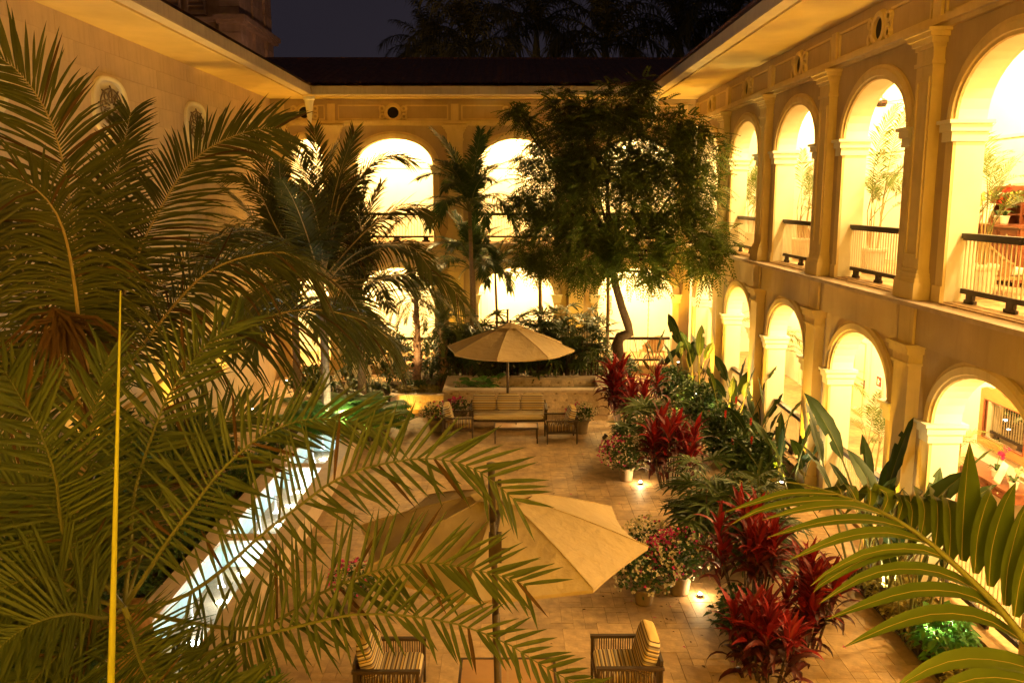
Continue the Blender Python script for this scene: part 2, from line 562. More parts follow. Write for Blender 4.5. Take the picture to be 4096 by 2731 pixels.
def arc(L, el, bend, n=6, side=0.0, pw=1.3):
    """points of a leaf stalk leaving the origin along +X at elevation el and bending down"""
    p = Vector((0, 0, 0)); out = [p.copy()]
    for k in range(n):
        e = rad(el - bend * ((k + .5) / n) ** pw)
        p = p + Vector((math.cos(e) * math.cos(side * k / n), math.cos(e) * math.sin(side * k / n), math.sin(e))) * (L / n)
        out.append(p.copy())
    return out


def frond_mesh(name, L, el, bend, mats, seed=0, **kw):
    mb = MB()
    r = random.Random(seed)
    frond(mb, arc(L, el, bend, side=r.uniform(-.3, .3)), (0, 0, 1), seed=seed, **kw)
    return mb.mesh(name, mats)


def crown_of(root, meshes, n, centre, spread=(0, 1), seed=0, scale=(.85, 1.1), skip=None, sequence=None):
    """places shared frond meshes round a growing point: each mesh already carries its elevation"""
    r = random.Random(seed)
    for k in range(n):
        az = k * 2.39996 + r.uniform(-.25, .25)
        m = meshes[min(len(meshes) - 1, int(len(meshes) * (k + .5) / n))]
        if skip and skip(az % (2 * PI)): continue
        s = r.uniform(*scale)
        inst('frond', m, root, centre, (r.uniform(-.12, .12), r.uniform(-.12, .12), az), s)


def fan_mesh(name, R, n, w, mats, seed=0, span=2.0, stalk=.45, droop=.25):
    """a fan leaf on a stalk (lady palm), stalk along +X then blades spreading"""
    mb = MB(); r = random.Random(seed)
    mb.tube([(0, 0, 0), (stalk * .6, 0, .09), (stalk, 0, .10)], [.006, .005, .004], 4, 1, cap=False)
    c = Vector((stalk, 0, .10))
    for k in range(n):
        a = -span + 2 * span * k / (n - 1) + r.uniform(-.06, .06)
        l = R * (1 - .25 * (abs(a) / span) ** 2) * r.uniform(.9, 1.05)
        d = Vector((math.cos(a), math.sin(a), .12 + r.uniform(-.06, .06))).normalized()
        pts = [c + d * (l * j / 4) + Vector((0, 0, -1)) * (droop * l * (j / 4) ** 2.3) for j in range(5)]
        blade(mb, pts, [w * q for q in (.25, .8, 1, .85, .25)], Vector((0, 0, 1)), 0, .25)
    return mb.mesh(name, mats)


def lance_mesh(name, L, w, bend, mats, seed=0, fold=.35, stalk=.08):
    """a lance-shaped leaf leaving the origin along +X, arching over"""
    mb = MB()
    P = arc(L, 50, bend, 6)
    blade(mb, P, [w * q for q in (.18, .55, .95, 1, .8, .45, .03)], Vector((0, 0, 1)), 0, fold)
    return mb.mesh(name, mats, True)


def paddle_mesh(name, H, bl, bw, bend, mats, seed=0):
    """a banana-like leaf: long stalk up, broad blade on top with a midrib and a few splits"""
    mb = MB(); r = random.Random(seed)
    e0 = r.uniform(70, 84)
    P = arc(H + bl, e0, bend, 14, side=r.uniform(-.3, .3), pw=2.4)
    ns = int(14 * H / (H + bl))
    mb.tube(P[:ns + 1], [.017 - .009 * i / ns for i in range(ns + 1)], 5, 1, cap=False)
    Q, _ = catmull(P[ns:], 10)
    mb.tube(Q, [.008 * (1 - .9 * i / 10) for i in range(11)], 4, 1, cap=False)
    prof = (.12, .55, .82, .95, 1, 1, .96, .86, .68, .40, .02)
    tilt = r.uniform(-1.3, 1.3)
    up = Vector((-math.cos(tilt), math.sin(tilt), .55)).normalized()
    for sg in (-1, 1):
        vs = []
        for i, p in enumerate(Q):
            t = (Q[min(i + 1, 10)] - Q[max(i - 1, 0)]).normalized()
            s = t.cross(up).normalized(); nn = s.cross(t)
            w = bw * prof[i] * (1 + r.uniform(-.05, .05))
            vs += [p + nn * .002, p + s * sg * w * .5 + nn * w * .16, p + s * sg * w + nn * w * (.12 + r.uniform(-.1, .1))]
        split = r.randint(3, 8) if r.random() < .5 else -1
        fs = []
        for i in range(10):
            for j in range(2):
                if i == split and j == 1: continue
                a = i * 3 + j
                fs.append((a, a + 1, a + 4, a + 3))
        mb.add(vs, fs, 0)
    return mb.mesh(name, mats, True)


def bush(name, label, cat, loc, rx, ry, h, n, ll, lw, leaf, group=None, seed=0, stems=6, up=.5, shell=.45, rotz=0, stuff=True, low=.0):
    """a shrub: stems and many small leaves through its volume"""
    r = random.Random(seed)
    t = thing(name, label, cat, loc, rotz, group)
    b = MB()
    tips = []
    for k in range(stems):
        a = r.uniform(0, 2 * PI); q = math.sqrt(r.random()) * .75
        p = Vector((rx * q * math.cos(a), ry * q * math.sin(a), h * r.uniform(.5, .9)))
        b.tube([(p.x * .2, p.y * .2, 0), (p.x * .7, p.y * .7, p.z * .5), p], [.012, .009, .004], 4, cap=False)
    b.build('stem', M['bark'], t)
    b = MB()
    made = 0
    while made < n:
        u = Vector((r.gauss(0, 1), r.gauss(0, 1), r.gauss(0, 1))).normalized()
        q = (shell + (1 - shell) * r.random()) * r.uniform(.85, 1.08)
        lump = 1 + .16 * math.sin(5 * u.x + seed) * math.sin(4 * u.y + 2 * u.z + seed * 2)
        p = Vector((u.x * rx * q * lump, u.y * ry * q * lump, h * (.5 + .5 * u.z * q * lump)))
        if p.z < low: continue
        made += 1
        for m in range(2):
            d = Vector((u.x + r.gauss(0, .6), u.y + r.gauss(0, .6), abs(u.z) * up + r.gauss(0.15, .45))).normalized()
            l = ll * r.uniform(.6, 1.15)
            pts = [p, p + d * l * .5 + Vector((0, 0, .04 * l)), p + d * l + Vector((0, 0, -.25 * l))]
            blade(b, pts, [lw * .3, lw, lw * .06], Vector((r.gauss(0, .3), r.gauss(0, .3), 1)), 0, .3 if lw > .02 else 0)
    o = b.build('foliage', leaf, t)
    if stuff: o['kind'] = 'stuff'
    return t
# ------------------------------------------------------------------ wings with arcades
ZG, ZU, ZS = 0.30, 4.70, 9.52            # arcade floor, gallery floor, soffit
FR = lambda s, z, d: Vector((6.4 - d, s, z))          # the long wing: along Y, courtyard towards -X
FB = lambda s, z, d: Vector((s, 30.7 - d, z))         # the wing across the end: along X, courtyard towards -Y
FL = lambda s, z, d: Vector((-8.1 + d, s, z))


def arch_pts(c, h, zs, r, n=20):
    return [(c + h * math.cos(PI - PI * i / n), zs + r * math.sin(PI * i / n)) for i in range(n + 1)]


def arch_sheet(mb, F, s0, s1, z0, z1, c, h, zs, r, d, mi=0):
    """one wall face with an arched opening"""
    a = arch_pts(c, h, zs, r)
    q = lambda p: mb.add([F(x, z, d) for x, z in p], [tuple(range(len(p)))], mi)
    q([(s0, z0), (c - h, z0), (c - h, zs), (s0, zs)])
    q([(c + h, z0), (s1, z0), (s1, zs), (c + h, zs)])
    q([(s0, zs), (c - h, zs), (c - h, z1), (s0, z1)])
    q([(c + h, zs), (s1, zs), (s1, z1), (c + h, z1)])
    for i in range(len(a) - 1):
        q([a[i], a[i + 1], (a[i + 1][0], z1), (a[i][0], z1)])


def arch_bay(F, root, s0, s1, z0, z1, c, h, zs, r, t=.42):
    mb = MB()
    arch_sheet(mb, F, s0, s1, z0, z1, c, h, zs, r, 0, 0)
    arch_sheet(mb, F, s0, s1, z0, z1, c, h, zs, r, -t, 1)
    a = [(c - h, z0)] + arch_pts(c, h, zs, r) + [(c + h, z0)]
    for i in range(len(a) - 1):
        mb.add([F(a[i][0], a[i][1], 0), F(a[i + 1][0], a[i + 1][1], 0), F(a[i + 1][0], a[i + 1][1], -t), F(a[i][0], a[i][1], -t)], [(0, 1, 2, 3)], 1)
    w = mb.build('wall', [M['stucco'], M['cream']], root, True)
    # moulded archivolt
    mb = MB()
    prof = [(.004, -.02), (.004, .035), (.05, .045), (.06, .075), (.16, .085), (.19, .06), (.235, .05), (.24, .0)]
    n = 24
    rings = []
    for i in range(n + 1):
        th = PI - PI * i / n
        p = (c + h * math.cos(th), zs + r * math.sin(th))
        nx, nz = math.cos(th) / h, math.sin(th) / r
        k = math.hypot(nx, nz); nx /= k; nz /= k
        rings.append([F(p[0] + nx * o, p[1] + nz * o, d) for o, d in prof])
    m = len(prof)
    mb.add([p for rg in rings for p in rg], [(i * m + j, i * m + j + 1, (i + 1) * m + j + 1, (i + 1) * m + j) for i in range(n) for j in range(m - 1)])
    mb.build('archivolt', M['trim'], root, True)
    # imposts and the half pilasters under the arch
    for sg in (-1, 1):
        e = c + sg * h
        mb = MB()
        for z_a, z_b, p in ((zs - .30, zs - .16, .035), (zs - .16, zs - .05, .07), (zs - .05, zs, .11)):
            a0, a1 = sorted((e - sg * p, e + sg * (.24 + p * .6)))
            mb.mbox(F, a0, a1, z_a, z_b, -t - p * .6, .05 + p)
        im = mb.build('impost', M['cream'], root, True)
        mb = MB()
        a0, a1 = sorted((e + sg * .004, e + sg * .22))
        mb.mbox(F, a0, a1, z0 + .25, zs - .30, -.02, .04)
        a0, a1 = sorted((e + sg * .003, e + sg * .25))
        mb.mbox(F, a0, a1, z0 + .01, z0 + .25, -.02, .065)
        mb.build('half_pilaster', M['trim'], root, True)
    return w


def pilaster(F, root, s, z0, z1, w=.52, d0=0.0, upper=True):
    hw = w / 2
    mb = MB()
    if upper:
        D = d0 + .17
        mb.mbox(F, s - hw, s + hw, z0 + .46, z1 - .50, d0, D)
        p = mb.build('pilaster', M['trim'], root, True)
        mb = MB()                       # raised border round a sunk field
        zb, zt = z0 + .62, z1 - .66
        for a0, a1, b0, b1 in ((s - hw + .05, s - hw + .11, zb, zt), (s + hw - .11, s + hw - .05, zb, zt), (s - hw + .11, s + hw - .11, zb, zb + .06), (s - hw + .11, s + hw - .11, zt - .06, zt)):
            mb.mbox(F, a0, a1, b0, b1, D, D + .022)
        mb.build('border', M['trim'], p)
        mb = MB()
        for a, b, q in ((0, .26, .09), (.26, .33, .07), (.33, .40, .045), (.40, .46, .02)):
            mb.mbox(F, s - hw - q, s + hw + q, z0 + a, z0 + b, d0, D + q)
        mb.build('base', M['trim'], p)
        mb = MB()
        for a, b, q in ((-.50, -.44, .03), (-.44, -.26, .004), (-.26, -.20, .03), (-.20, -.12, .07), (-.12, -.05, .12), (-.05, 0, .17)):
            mb.mbox(F, s - hw - q, s + hw + q, z1 + a, z1 + b, d0, D + q)
        mb.build('capital', M['trim'], p)
    else:
        D = d0 + .20
        mb.mbox(F, s - hw, s + hw, z0 - .3, z1 - .34, d0, D)
        p = mb.build('pilaster', M['trim'], root, True)
        mb = MB()
        for a, b, q in ((-.34, -.30, .04), (-.30, -.16, .02), (-.16, -.06, .07), (-.06, 0, .11)):
            mb.mbox(F, s - hw - q, s + hw + q, z1 + a, z1 + b, d0, D + q)
        mb.build('capital', M['trim'], p)
        mb = MB()
        mb.mbox(F, s - hw - .06, s + hw + .06, z0 - .3, z0 + .2, d0, D + .06)
        mb.build('base', M['trim'], p)
    return p


def railing(F, root, c, h, z, d=-.24):
    mb = MB()
    mb.mbox(F, c - h + .02, c + h - .02, z + .93, z + 1.0, d - .06, d + .06)
    mb.mbox(F, c - h + .02, c + h - .02, z + .90, z + .93, d - .035, d + .035)
    rl = mb.build('railing', M['iron'], root, True)
    mb = MB()
    mb.mbox(F, c - h + .04, c + h - .04, z + .13, z + .20, d - .03, d + .03)
    for k in (-.78, 0, .78):
        mb.mbox(F, c + k * h - .09, c + k * h + .09, z + .05, z + .13, d - .025, d + .025)
        mb.mbox(F, c + k * h - .14, c + k * h + .14, z + .0, z + .05, d - .025, d + .025)
    mb.build('bottom_rail', M['iron'], rl)
    n = int(2 * h / .105)
    me = bar_mesh
    for i in range(n):
        s = c - h + .06 + (2 * h - .12) * i / (n - 1)
        inst('baluster', me, rl, F(s, z + .20, d))


mb = MB(); mb.box(-.008, .008, -.008, .008, 0, .70)
bar_mesh = mb.mesh('baluster', M['bar'])


def frieze(F, root, s0, s1, centres, pils):
    """band under the eaves: outlined panels, small blocks over the pilasters, round vents"""
    mb = MB()
    mb.mbox(F, s0, s1, 8.70, 8.80, 0, .16)
    mb.mbox(F, s0, s1, 8.64, 8.70, 0, .08)
    mb.build('cornice', M['trim'], root, True)
    edges = sorted(pils)
    for p in pils:
        mb = MB(); mb.mbox(F, p - .13, p + .13, 8.80, 9.36, .0, .05)
        mb.build('frieze_block', M['trim'], root, True)
    for c in centres:
        lo = max([e for e in edges if e < c] + [s0]); hi = min([e for e in edges if e > c] + [s1])
        for a, b in ((lo + .22, c - .42), (c + .42, hi - .22)):
            if b - a < .25: continue
            mb = MB()
            for q in ((a, b, 8.83, 8.875), (a, b, 9.285, 9.33), (a, a + .045, 8.875, 9.285), (b - .045, b, 8.875, 9.285)):
                mb.mbox(F, *q, 0, .03)
            mb.build('frieze_panel', M['trim'], root, True)
        # round vent with ring and scrolled ears
        mb = MB(); n = 28
        prof = [(.19, 0), (.19, .07), (.22, .085), (.28, .07), (.30, .03), (.32, 0)]
        vs = [F(c + o * math.cos(2 * PI * i / n), 9.07 + o * math.sin(2 * PI * i / n), d) for i in range(n) for o, d in prof]
        m = len(prof)
        mb.add(vs, [(i * m + j, i * m + j + 1, ((i + 1) % n) * m + j + 1, ((i + 1) % n) * m + j) for i in range(n) for j in range(m - 1)])
        for sx in (-1, 1):
            for sz in (-1, 1):
                cc = (c + sx * .37, 9.07 + sz * .13)
                vs = [F(cc[0] + q * math.cos(2 * PI * i / 12), cc[1] + q * math.sin(2 * PI * i / 12), d) for i in range(12) for q, d in ((.045, .05), (.10, .06), (.12, 0))]
                mb.add(vs, [(i * 3 + j, i * 3 + j + 1, ((i + 1) % 12) * 3 + j + 1, ((i + 1) % 12) * 3 + j) for i in range(12) for j in range(2)])
        rv = mb.build('round_vent', M['trim'], root, True)
        mb = MB()
        mb.add([F(c + .195 * math.cos(2 * PI * i / n), 9.07 + .195 * math.sin(2 * PI * i / n), .012) for i in range(n)], [tuple(range(n))])
        mb.build('opening', M['dark'], rv)  # flat dark disc: the shade inside the vent is painted, no hole is cut


def eave(F, root, s0, s1, f0, f1, over=1.8, ext0=None):
    """soffit slab, gutter bottom and fascia sheets; s0..s1 for the soffit, f0..f1 for the fascia"""
    mb = MB()
    mb.mbox(F, s0, s1, ZS, ZS + .12, -.5, over - .34)
    mb.build('soffit', M['soffit'], root, True)
    mb = MB()
    mb.mbox(F, f0, f1, ZS - .10, ZS + .10, over - .335, over - .27)
    mb.build('gutter_board', M['soffit'], root, True)
    L = 1.25
    n = max(1, round((f1 - f0) / L)); st = (f1 - f0) / n
    me1, me2 = MB(), MB()
    me1.mbox(lambda a, b, c: F(a, b, c) - F(0, 0, 0), .004, st - .004, ZS - .03, ZS + .21, over - .02, over)
    me2.mbox(lambda a, b, c: F(a, b, c) - F(0, 0, 0), .004, st - .004, ZS - .06, ZS - .03, over - .265, over - .003)
    m1 = me1.mesh('fascia_panel', M['fascia']); m2 = me2.mesh('gutter_panel', M['fascia_in'])
    for i in range(n):
        o = F(f0 + st * i, 0, 0)
        inst('fascia_panel', m1, root, o, world=True)
        inst('gutter_panel', m2, root, o, world=True)


def inner_room(F, root, s0, s1, depth, doors=(), ends=(True, True)):
    """the lit corridor on both floors behind the arches"""
    t = .42
    for nm, z0, z1, mt in (('floor', ZU - .3, ZU, 'tile'), ('ceiling', 9.30, 9.42, 'white'), ('ceiling', 4.22, 4.32, 'white'), ('floor', -.2, ZG, 'tile')):
        mb = MB()
        mb.mbox(F, s0, s1, z0, z1, -depth, -t if nm != 'floor' else 0 - .001)
        mb.build(nm, M[mt], root, True)
    mb = MB()
    mb.mbox(F, s0, s1, -.2, 9.42, -depth - .15, -depth)
    mb.build('inner_wall', M['white'], root, True)
    for i, e in enumerate((s0, s1)):
        if ends[i]:
            mb = MB(); mb.mbox(F, e - .1, e + .1, -.2, 9.42, -depth, -t - .001)
            mb.build('end_wall', M['white'], root, True)
    for z0, z1 in ((ZG, 4.22), (ZU, 9.30)):
        mb = MB()
        mb.mbox(F, s0 + .1, s1 - .1, z1 - .16, z1, -depth, -depth + .10)
        mb.mbox(F, s0 + .1, s1 - .1, z1 - .26, z1 - .16, -depth, -depth + .05)
        mb.mbox(F, s0 + .1, s1 - .1, z0 + 2.62, z0 + 2.68, -depth, -depth + .03)
        mb.build('inner_cornice', M['cream'], root, True)
    for s, zf in doors:
        mb = MB()
        for a, b, q in ((-.62, -.5, 2.32), (.5, .62, 2.32)):
            mb.mbox(F, s + a, s + b, zf, zf + q, -depth, -depth + .06)
        mb.mbox(F, s - .62, s + .62, zf + 2.32, zf + 2.46, -depth, -depth + .07)
        mb.mbox(F, s - .5, s + .5, zf, zf + 2.32, -depth, -depth + .03)
        dr = mb.build('door', M['cream'], root, True)
        for z0, z1 in ((.2, 1.0), (1.15, 2.15)):
            mb = MB()
            for q in ((-.36, .36, z0, z0 + .04), (-.36, .36, z1 - .04, z1), (-.36, -.32, z0 + .04, z1 - .04), (.32, .36, z0 + .04, z1 - .04)):
                mb.mbox(F, s + q[0], s + q[1], zf + q[2], zf + q[3], -depth + .03, -depth + .045)
            mb.build('door_panel', M['trim'], dr)
        mb = MB()
        mb.mbox(F, s - .42, s - .38, zf + .95, zf + 1.18, -depth + .03, -depth + .05)
        mb.bar(F(s - .40, zf + 1.08, -depth + .08), F(s - .28, zf + 1.08, -depth + .08), .02)
        mb.build('door_handle', M['iron'], dr)


def ledge(F, root, s0, s1, pils):
    mb = MB(); mb.mbox(F, s0, s1, ZU - .10, ZU - .03, .0, .42)
    mb.build('ledge', M['coping'], root, True)
    mb = MB(); mb.mbox(F, s0, s1, 3.98, ZU - .10, 0, .13)
    mb.build('band', M['stucco'], root, True)
    for p in pils:
        mb = MB(); mb.mbox(F, p - .25, p + .25, 3.98, ZU - .10, .13, .17)
        mb.build('band_block', M['trim'], root, True)


ZSP_U, ZSP_L, RISE, HALF = 7.30, 2.86, .92, 1.32

# ---- the long wing with the near arches
wingR = thing('arcade_wing', 'long two-storey arcaded wing with tall pilasters and round vents, beside the red-leaved plants', 'building', (6.4, 18, 0))
cR = [7.25, 11.45, 15.65, 19.85, 24.05, 28.25]
pR = [9.35, 13.55, 17.75, 21.95, 26.15]
for c in cR:
    arch_bay(FR, wingR, c - 2.1, min(c + 2.1, 30.7), ZU - .03, ZS, c, HALF, ZSP_U, RISE)
    arch_bay(FR, wingR, c - 2.1, min(c + 2.1, 30.7), -.3, ZU - .03, c, HALF, ZSP_L, RISE)
    railing(FR, wingR, c, HALF, ZU)
    railing(FR, wingR, c, HALF, ZG)
for p in pR:
    pilaster(FR, wingR, p, ZU - .03, 8.64)
    pilaster(FR, wingR, p, ZG, 3.98, upper=False)
frieze(FR, wingR, 5.15, 30.52, cR[1:], pR + [30.3])
ledge(FR, wingR, 5.15, 30.27, pR)
eave(FR, wingR, 5.15, 30.7, 5.15, 28.9)
inner_room(FR, wingR, 5.15, 33.7, 3.0, [(22.9, ZG), (18.4, ZU), (26.6, ZU), (13.2, ZU), (27.0, ZG)])
# row of small edge tiles along the gallery floor
mb = MB(); mb.box(-.05, .05, -.055, .055, 0, .018)
et = mb.mesh('edge_tile', M['tile'])
for c in cR[1:5]:
    for i in range(22):
        inst('edge_tile', et, wingR, (6.36, c - 1.22 + i * .117, ZU - .03), world=True)
mb = MB()
mb.mbox(FR, 5.15, 30.7, 9.80, 9.86, 1.55, 1.80)
mb.add([FR(5.15, 9.80, 1.79), FR(28.9, 9.80, 1.79), FR(33, 11.4, -5), FR(5.15, 11.4, -5)], [(0, 1, 2, 3)])
mb.build('roof', M['roof'], wingR, True)

# ---- the wing across the far end
wingB = thing('arcade_wing', 'two-storey arcaded wing closing the far end of the courtyard under the dark tiled roof', 'building', (0, 30.7, 0))
cB = [-3.92, .28, 4.48]
pB = [-6.02, -1.82, 2.38]
for c in cB:
    hi = 6.4 if c > 4 else c + 2.1
    arch_bay(FB, wingB, c - 2.1, hi, ZU - .03, ZS, c, HALF, ZSP_U, RISE)
    arch_bay(FB, wingB, c - 2.1, hi, -.3, ZU - .03, c, HALF, ZSP_L, RISE)
    railing(FB, wingB, c, HALF, ZU)
    railing(FB, wingB, c, HALF, ZG)
arch_bay(FB, wingB, -8.1, -6.02, ZU - .03, ZS, -6.93, .55, 7.62, .58)
arch_bay(FB, wingB, -8.1, -6.02, -.3, ZU - .03, -6.93, .62, 2.8, .65)
for p in pB + [-7.85]:
    w = .52 if p != -7.85 else .4
    pilaster(FB, wingB, p, ZU - .03, 8.64, w)
    pilaster(FB, wingB, p, ZG, 3.98, w, upper=False)
frieze(FB, wingB, -8.1, 6.21, [-6.93] + cB, pB + [-7.75, 6.0])
ledge(FB, wingB, -8.1, 5.97, pB)
eave(FB, wingB, -6.3 - .34, 4.6 + .34, -6.29, 4.59)
inner_room(FB, wingB, -10.5, 6.28, 3.0, [(3.1, ZG), (-2.2, ZU), (5.1, ZU), (-1.4, ZG)], ends=(True, False))
# tiled slope: rows of half-round clay tiles
mb = MB(); nx, ny = 330, 14
x0, x1 = -13.0, 9.5
for j in range(ny + 1):
    t = j / ny
    for i in range(nx + 1):
        x = x0 + (x1 - x0) * i / nx
        ph = (x / .26) % 1.0
        zz = .055 * abs(math.sin(PI * ph)) + (.03 * (1 - ((t * ny * 1.0) % 1.0)))
        mb.v.append((x, 28.95 + 7.2 * t, 9.78 + 1.83 * t + zz))
for j in range(ny):
    for i in range(nx):
        a = j * (nx + 1) + i
        mb.f.append((a, a + 1, a + nx + 2, a + nx + 1)); mb.m.append(0)
rf = mb.build('roof', M['roof'], wingB, True)
mb = MB(); mb.box(-10.5, 9.5, 33.85, 34.0, 9.43, 10.95); mb.build('light_block_panel', M['stucco'], wingB, True)  # unseen panel added to stop lamp light shining under the tiles
mb = MB()
mb.tube([(x0, 36.15, 11.63), (x1, 36.15, 11.63)], .09, 8)
mb.add([(x0, 36.2, 11.6), (x1, 36.2, 11.6), (x1, 37.2, 11.3), (x0, 37.2, 11.3)], [(0, 1, 2, 3)])
mb.build('ridge', M['roof'], rf)

# ---- the plain wing with oval windows
wingL = thing('plain_wing', 'plain stone-faced wing with blind oval windows behind the big coconut palm', 'building', (-8.1, 18, 0))
mb = MB(); mb.box(-8.5, -8.106, 3.0, 30.7, -.3, 9.64)
mb.build('wall', M['stucco'], wingL, True)
ovals = [(9.2, 8.02), (13.8, 8.02), (18.35, 8.02), (23.3, 8.05), (27.9, 8.05)]
rows = [(z, .42) for z in [9.52 - .42 * k for k in range(1, 13)]]
bl = {}
rr = random.Random(5)
for k, (z, hgt) in enumerate(rows):
    y = 30.68
    off = .6 if k % 2 else 0
    first = True
    while y > 12.0:
        L = 1.3 if not first or not off else .65
        first = False
        L = min(L, y - 11.8)
        key = round(L, 2)
        if key not in bl:
            b = MB(); b.box(0, .03, .003, L - .003, .003, hgt - .003, skip=('l',))
            bl[key] = b.mesh('stone_block', M['block'])
        inst('stone_block', bl[key], wingL, (-8.13 + rr.uniform(0, .004), y - L, z), world=True)
        y -= L
mb = MB()
for k in range(16):
    z = 9.52 - .42 * (k + 1)
    for j in range(8):
        yy = 11.79 - j * 1.1
        if yy - 1.1 > 3: mb.box(-8.13, -8.1, yy - 1.094, yy - .006, z + .006, z + .414)
far_blocks = mb.build('stone_facing', M['block'], wingL, True)
far_blocks['kind'] = 'stuff'
mb = MB(); mb.box(-8.13, -8.1, 3, 30.69, -.3, 4.47)
mb.build('lower_facing', M['block'], wingL, True)
for yc, zc in ovals:
    n = 36
    rz, ry = .60, .80
    def el(k, a, b, d, e=2.6):
        th = 2 * PI * k / n
        cs, sn = math.cos(th), math.sin(th)
        return FL(yc + a * math.copysign(abs(cs) ** (2 / e), cs), zc + b * math.copysign(abs(sn) ** (2 / e), sn), d)
    mb = MB()
    prof = [(1.0, .0), (1.0, .06), (.96, .075), (.86, .06), (.82, .01)]
    vs = [el(k, ry * q, rz * q, d) for k in range(n) for q, d in prof]
    m = len(prof)
    mb.add(vs, [(i * m + j, i * m + j + 1, ((i + 1) % n) * m + j + 1, ((i + 1) % n) * m + j) for i in range(n) for j in range(m - 1)])
    mb.add([el(k, ry * .825, rz * .825, .012) for k in range(n)], [tuple(range(n))])
    ow = mb.build('oval_window', M['cream'], wingL, True)
    mb = MB()
    for i in range(9):              # scrolled iron grille
        th = 2 * PI * i / 9
        p0 = FL(yc + .10 * math.cos(th), zc + .08 * math.sin(th), .05)
        p1 = FL(yc + .58 * math.cos(th + .25), zc + .42 * math.sin(th + .25), .05)
        mb.tube([p0, (p0 + p1) / 2 + FL(.06 * math.sin(th), .06, 0) - FL(0, 0, 0), p1], .018, 5)
        cc = (p0 + p1) / 2
        mb.tube([cc + FL(.09 * math.cos(a), .07 * math.sin(a), .0) - FL(0, 0, 0) for a in [k * .7 for k in range(9)]], .014, 5)
    mb.tube([FL(yc + .5 * math.cos(2 * PI * k / 24), zc + .36 * math.sin(2 * PI * k / 24), .05) for k in range(25)], .016, 5)
    mb.build('grille', M['grille'], ow)
eave(FL, wingL, 3.0, 30.7, 3.0, 28.9)
mb = MB()
mb.add([FL(3.0, 9.80, 1.79), FL(28.9, 9.80, 1.79), FL(33, 11.0, -4), FL(3.0, 11.0, -4)], [(0, 1, 2, 3)])
mb.build('roof', M['roof'], wingL, True)

# ---- the wing the picture is taken from: slabs, inner wall and eaves behind the camera
wingF = thing('gallery_wing', 'open gallery wing opposite the far arcade, from which the courtyard is seen', 'building', (0, -2, 0))
mb = MB(); mb.box(-8.1, 6.4, -3.6, -.25, ZU - .35, ZU); mb.build('floor', M['tile'], wingF, True)
mb = MB(); mb.box(-8.1, 6.4, -3.6, -.6, 9.42, 9.56); mb.build('ceiling', M['white'], wingF, True)
mb = MB(); mb.box(-8.1, 6.4, -3.8, -3.6, -.2, 9.42); mb.build('inner_wall', M['white'], wingF, True)

# rain heads with chains at the two inner corners
for x, lab in ((-6.36, 'white rain head with a hanging chain in the corner by the oval-window wing'), (4.66, 'white rain head with a hanging chain behind the feathery tree')):
    t = thing('rain_chain', lab, 'rain chain', (x, 28.85, 9.4), group=None)
    mb = MB(); mb.lathe([(.02, -.95), (.05, -.8), (.13, -.25), (.15, -.12), (.19, -.10), (.19, 0), (.0, 0)], n=14)
    mb.build('rain_head', M['white'], t)
    mb = MB()
    z = -.95
    i = 0
    while z > -8.7:
        c = Vector((0, 0, z - .04))
        pts = [c + Vector(((.018 * math.cos(a)) if i % 2 else 0, 0 if i % 2 else .018 * math.cos(a), .05 * math.sin(a))) for a in [k * PI / 3 for k in range(7)]]
        mb.tube(pts, .008, 4)
        z -= .085; i += 1
    mb.build('chain', M['iron'], t)

# ------------------------------------------------------------------ tower behind
tw = thing('stone_tower', 'dark stone tower with louvred shutters rising behind the plain wing', 'tower', (-14, 44, 0))
def tbox(nm, q, par, mt='tower', world=True):
    b = MB()
    for r in q: b.box(r[0] - 1.5, r[1] - 1.5, r[2], r[3], r[4] + (.75 if r[4] > 1 else 0), r[5] + .75)
    return b.build(nm, M[mt], par, world)
tbox('wall', [(-22, -10.95, 42.3, 48, 0, 24)], tw)
rr = random.Random(3)
for k in range(26):
    z = 10.2 + .33 * k
    if z > 18: break
    x = -17.6 - (0 if k % 2 else .5)
    while x < -11.9:
        L = rr.choice((.7, .9, 1.1))
        if x + L > -11.75: break
        tbox('stone_block', [(x + .012, x + L - .012, 42.2 - rr.uniform(0, .02), 42.32, z + .012, z + .318)], tw) if (z < 13.4 or x < -14.9) else None
        x += L
# corner pier: courses with open joints
for k in range(14):
    z = 9.6 + .56 * k
    e = .0 if z < 13.1 else .05
    tbox('quoin', [(-11.75 + e, -10.75 - e, 41.95 + e, 43, z + .012, z + .548)], tw)
    for y in (44.5, 46.6):
        tbox('quoin', [(-11.6, -10.80 - e, y, y + 1.2, z + .012, z + .548)], tw)
tbox('cornice', [(-22, -11.3, 41.9, 42.4, 13.42, 13.62), (-11.95, -10.5, 41.75, 48.2, 13.5, 13.72), (-11.85, -10.6, 41.85, 48.1, 13.34, 13.5)], tw)
for x in (-13.95, -12.8):
    sh = tbox('shutter', [(x - .46, x - .36, 42.02, 42.28, 13.75, 18), (x + .36, x + .46, 42.02, 42.28, 13.75, 18), (x - .36, x + .36, 42.02, 42.28, 13.75, 13.87)], tw)
    for k in range(14):
        b = MB(); z = 14.7 + .2 * k; xa, xb = x - 1.86, x - 1.14
        b.add([(xa, 42.05, z), (xb, 42.05, z), (xb, 42.24, z + .15), (xa, 42.24, z + .15), (xa, 42.07, z - .03), (xb, 42.07, z - .03), (xb, 42.26, z + .12), (xa, 42.26, z + .12)],
              [(0, 1, 2, 3), (4, 7, 6, 5), (0, 4, 5, 1), (2, 6, 7, 3)])
        b.build('slat', M['tower'], sh)
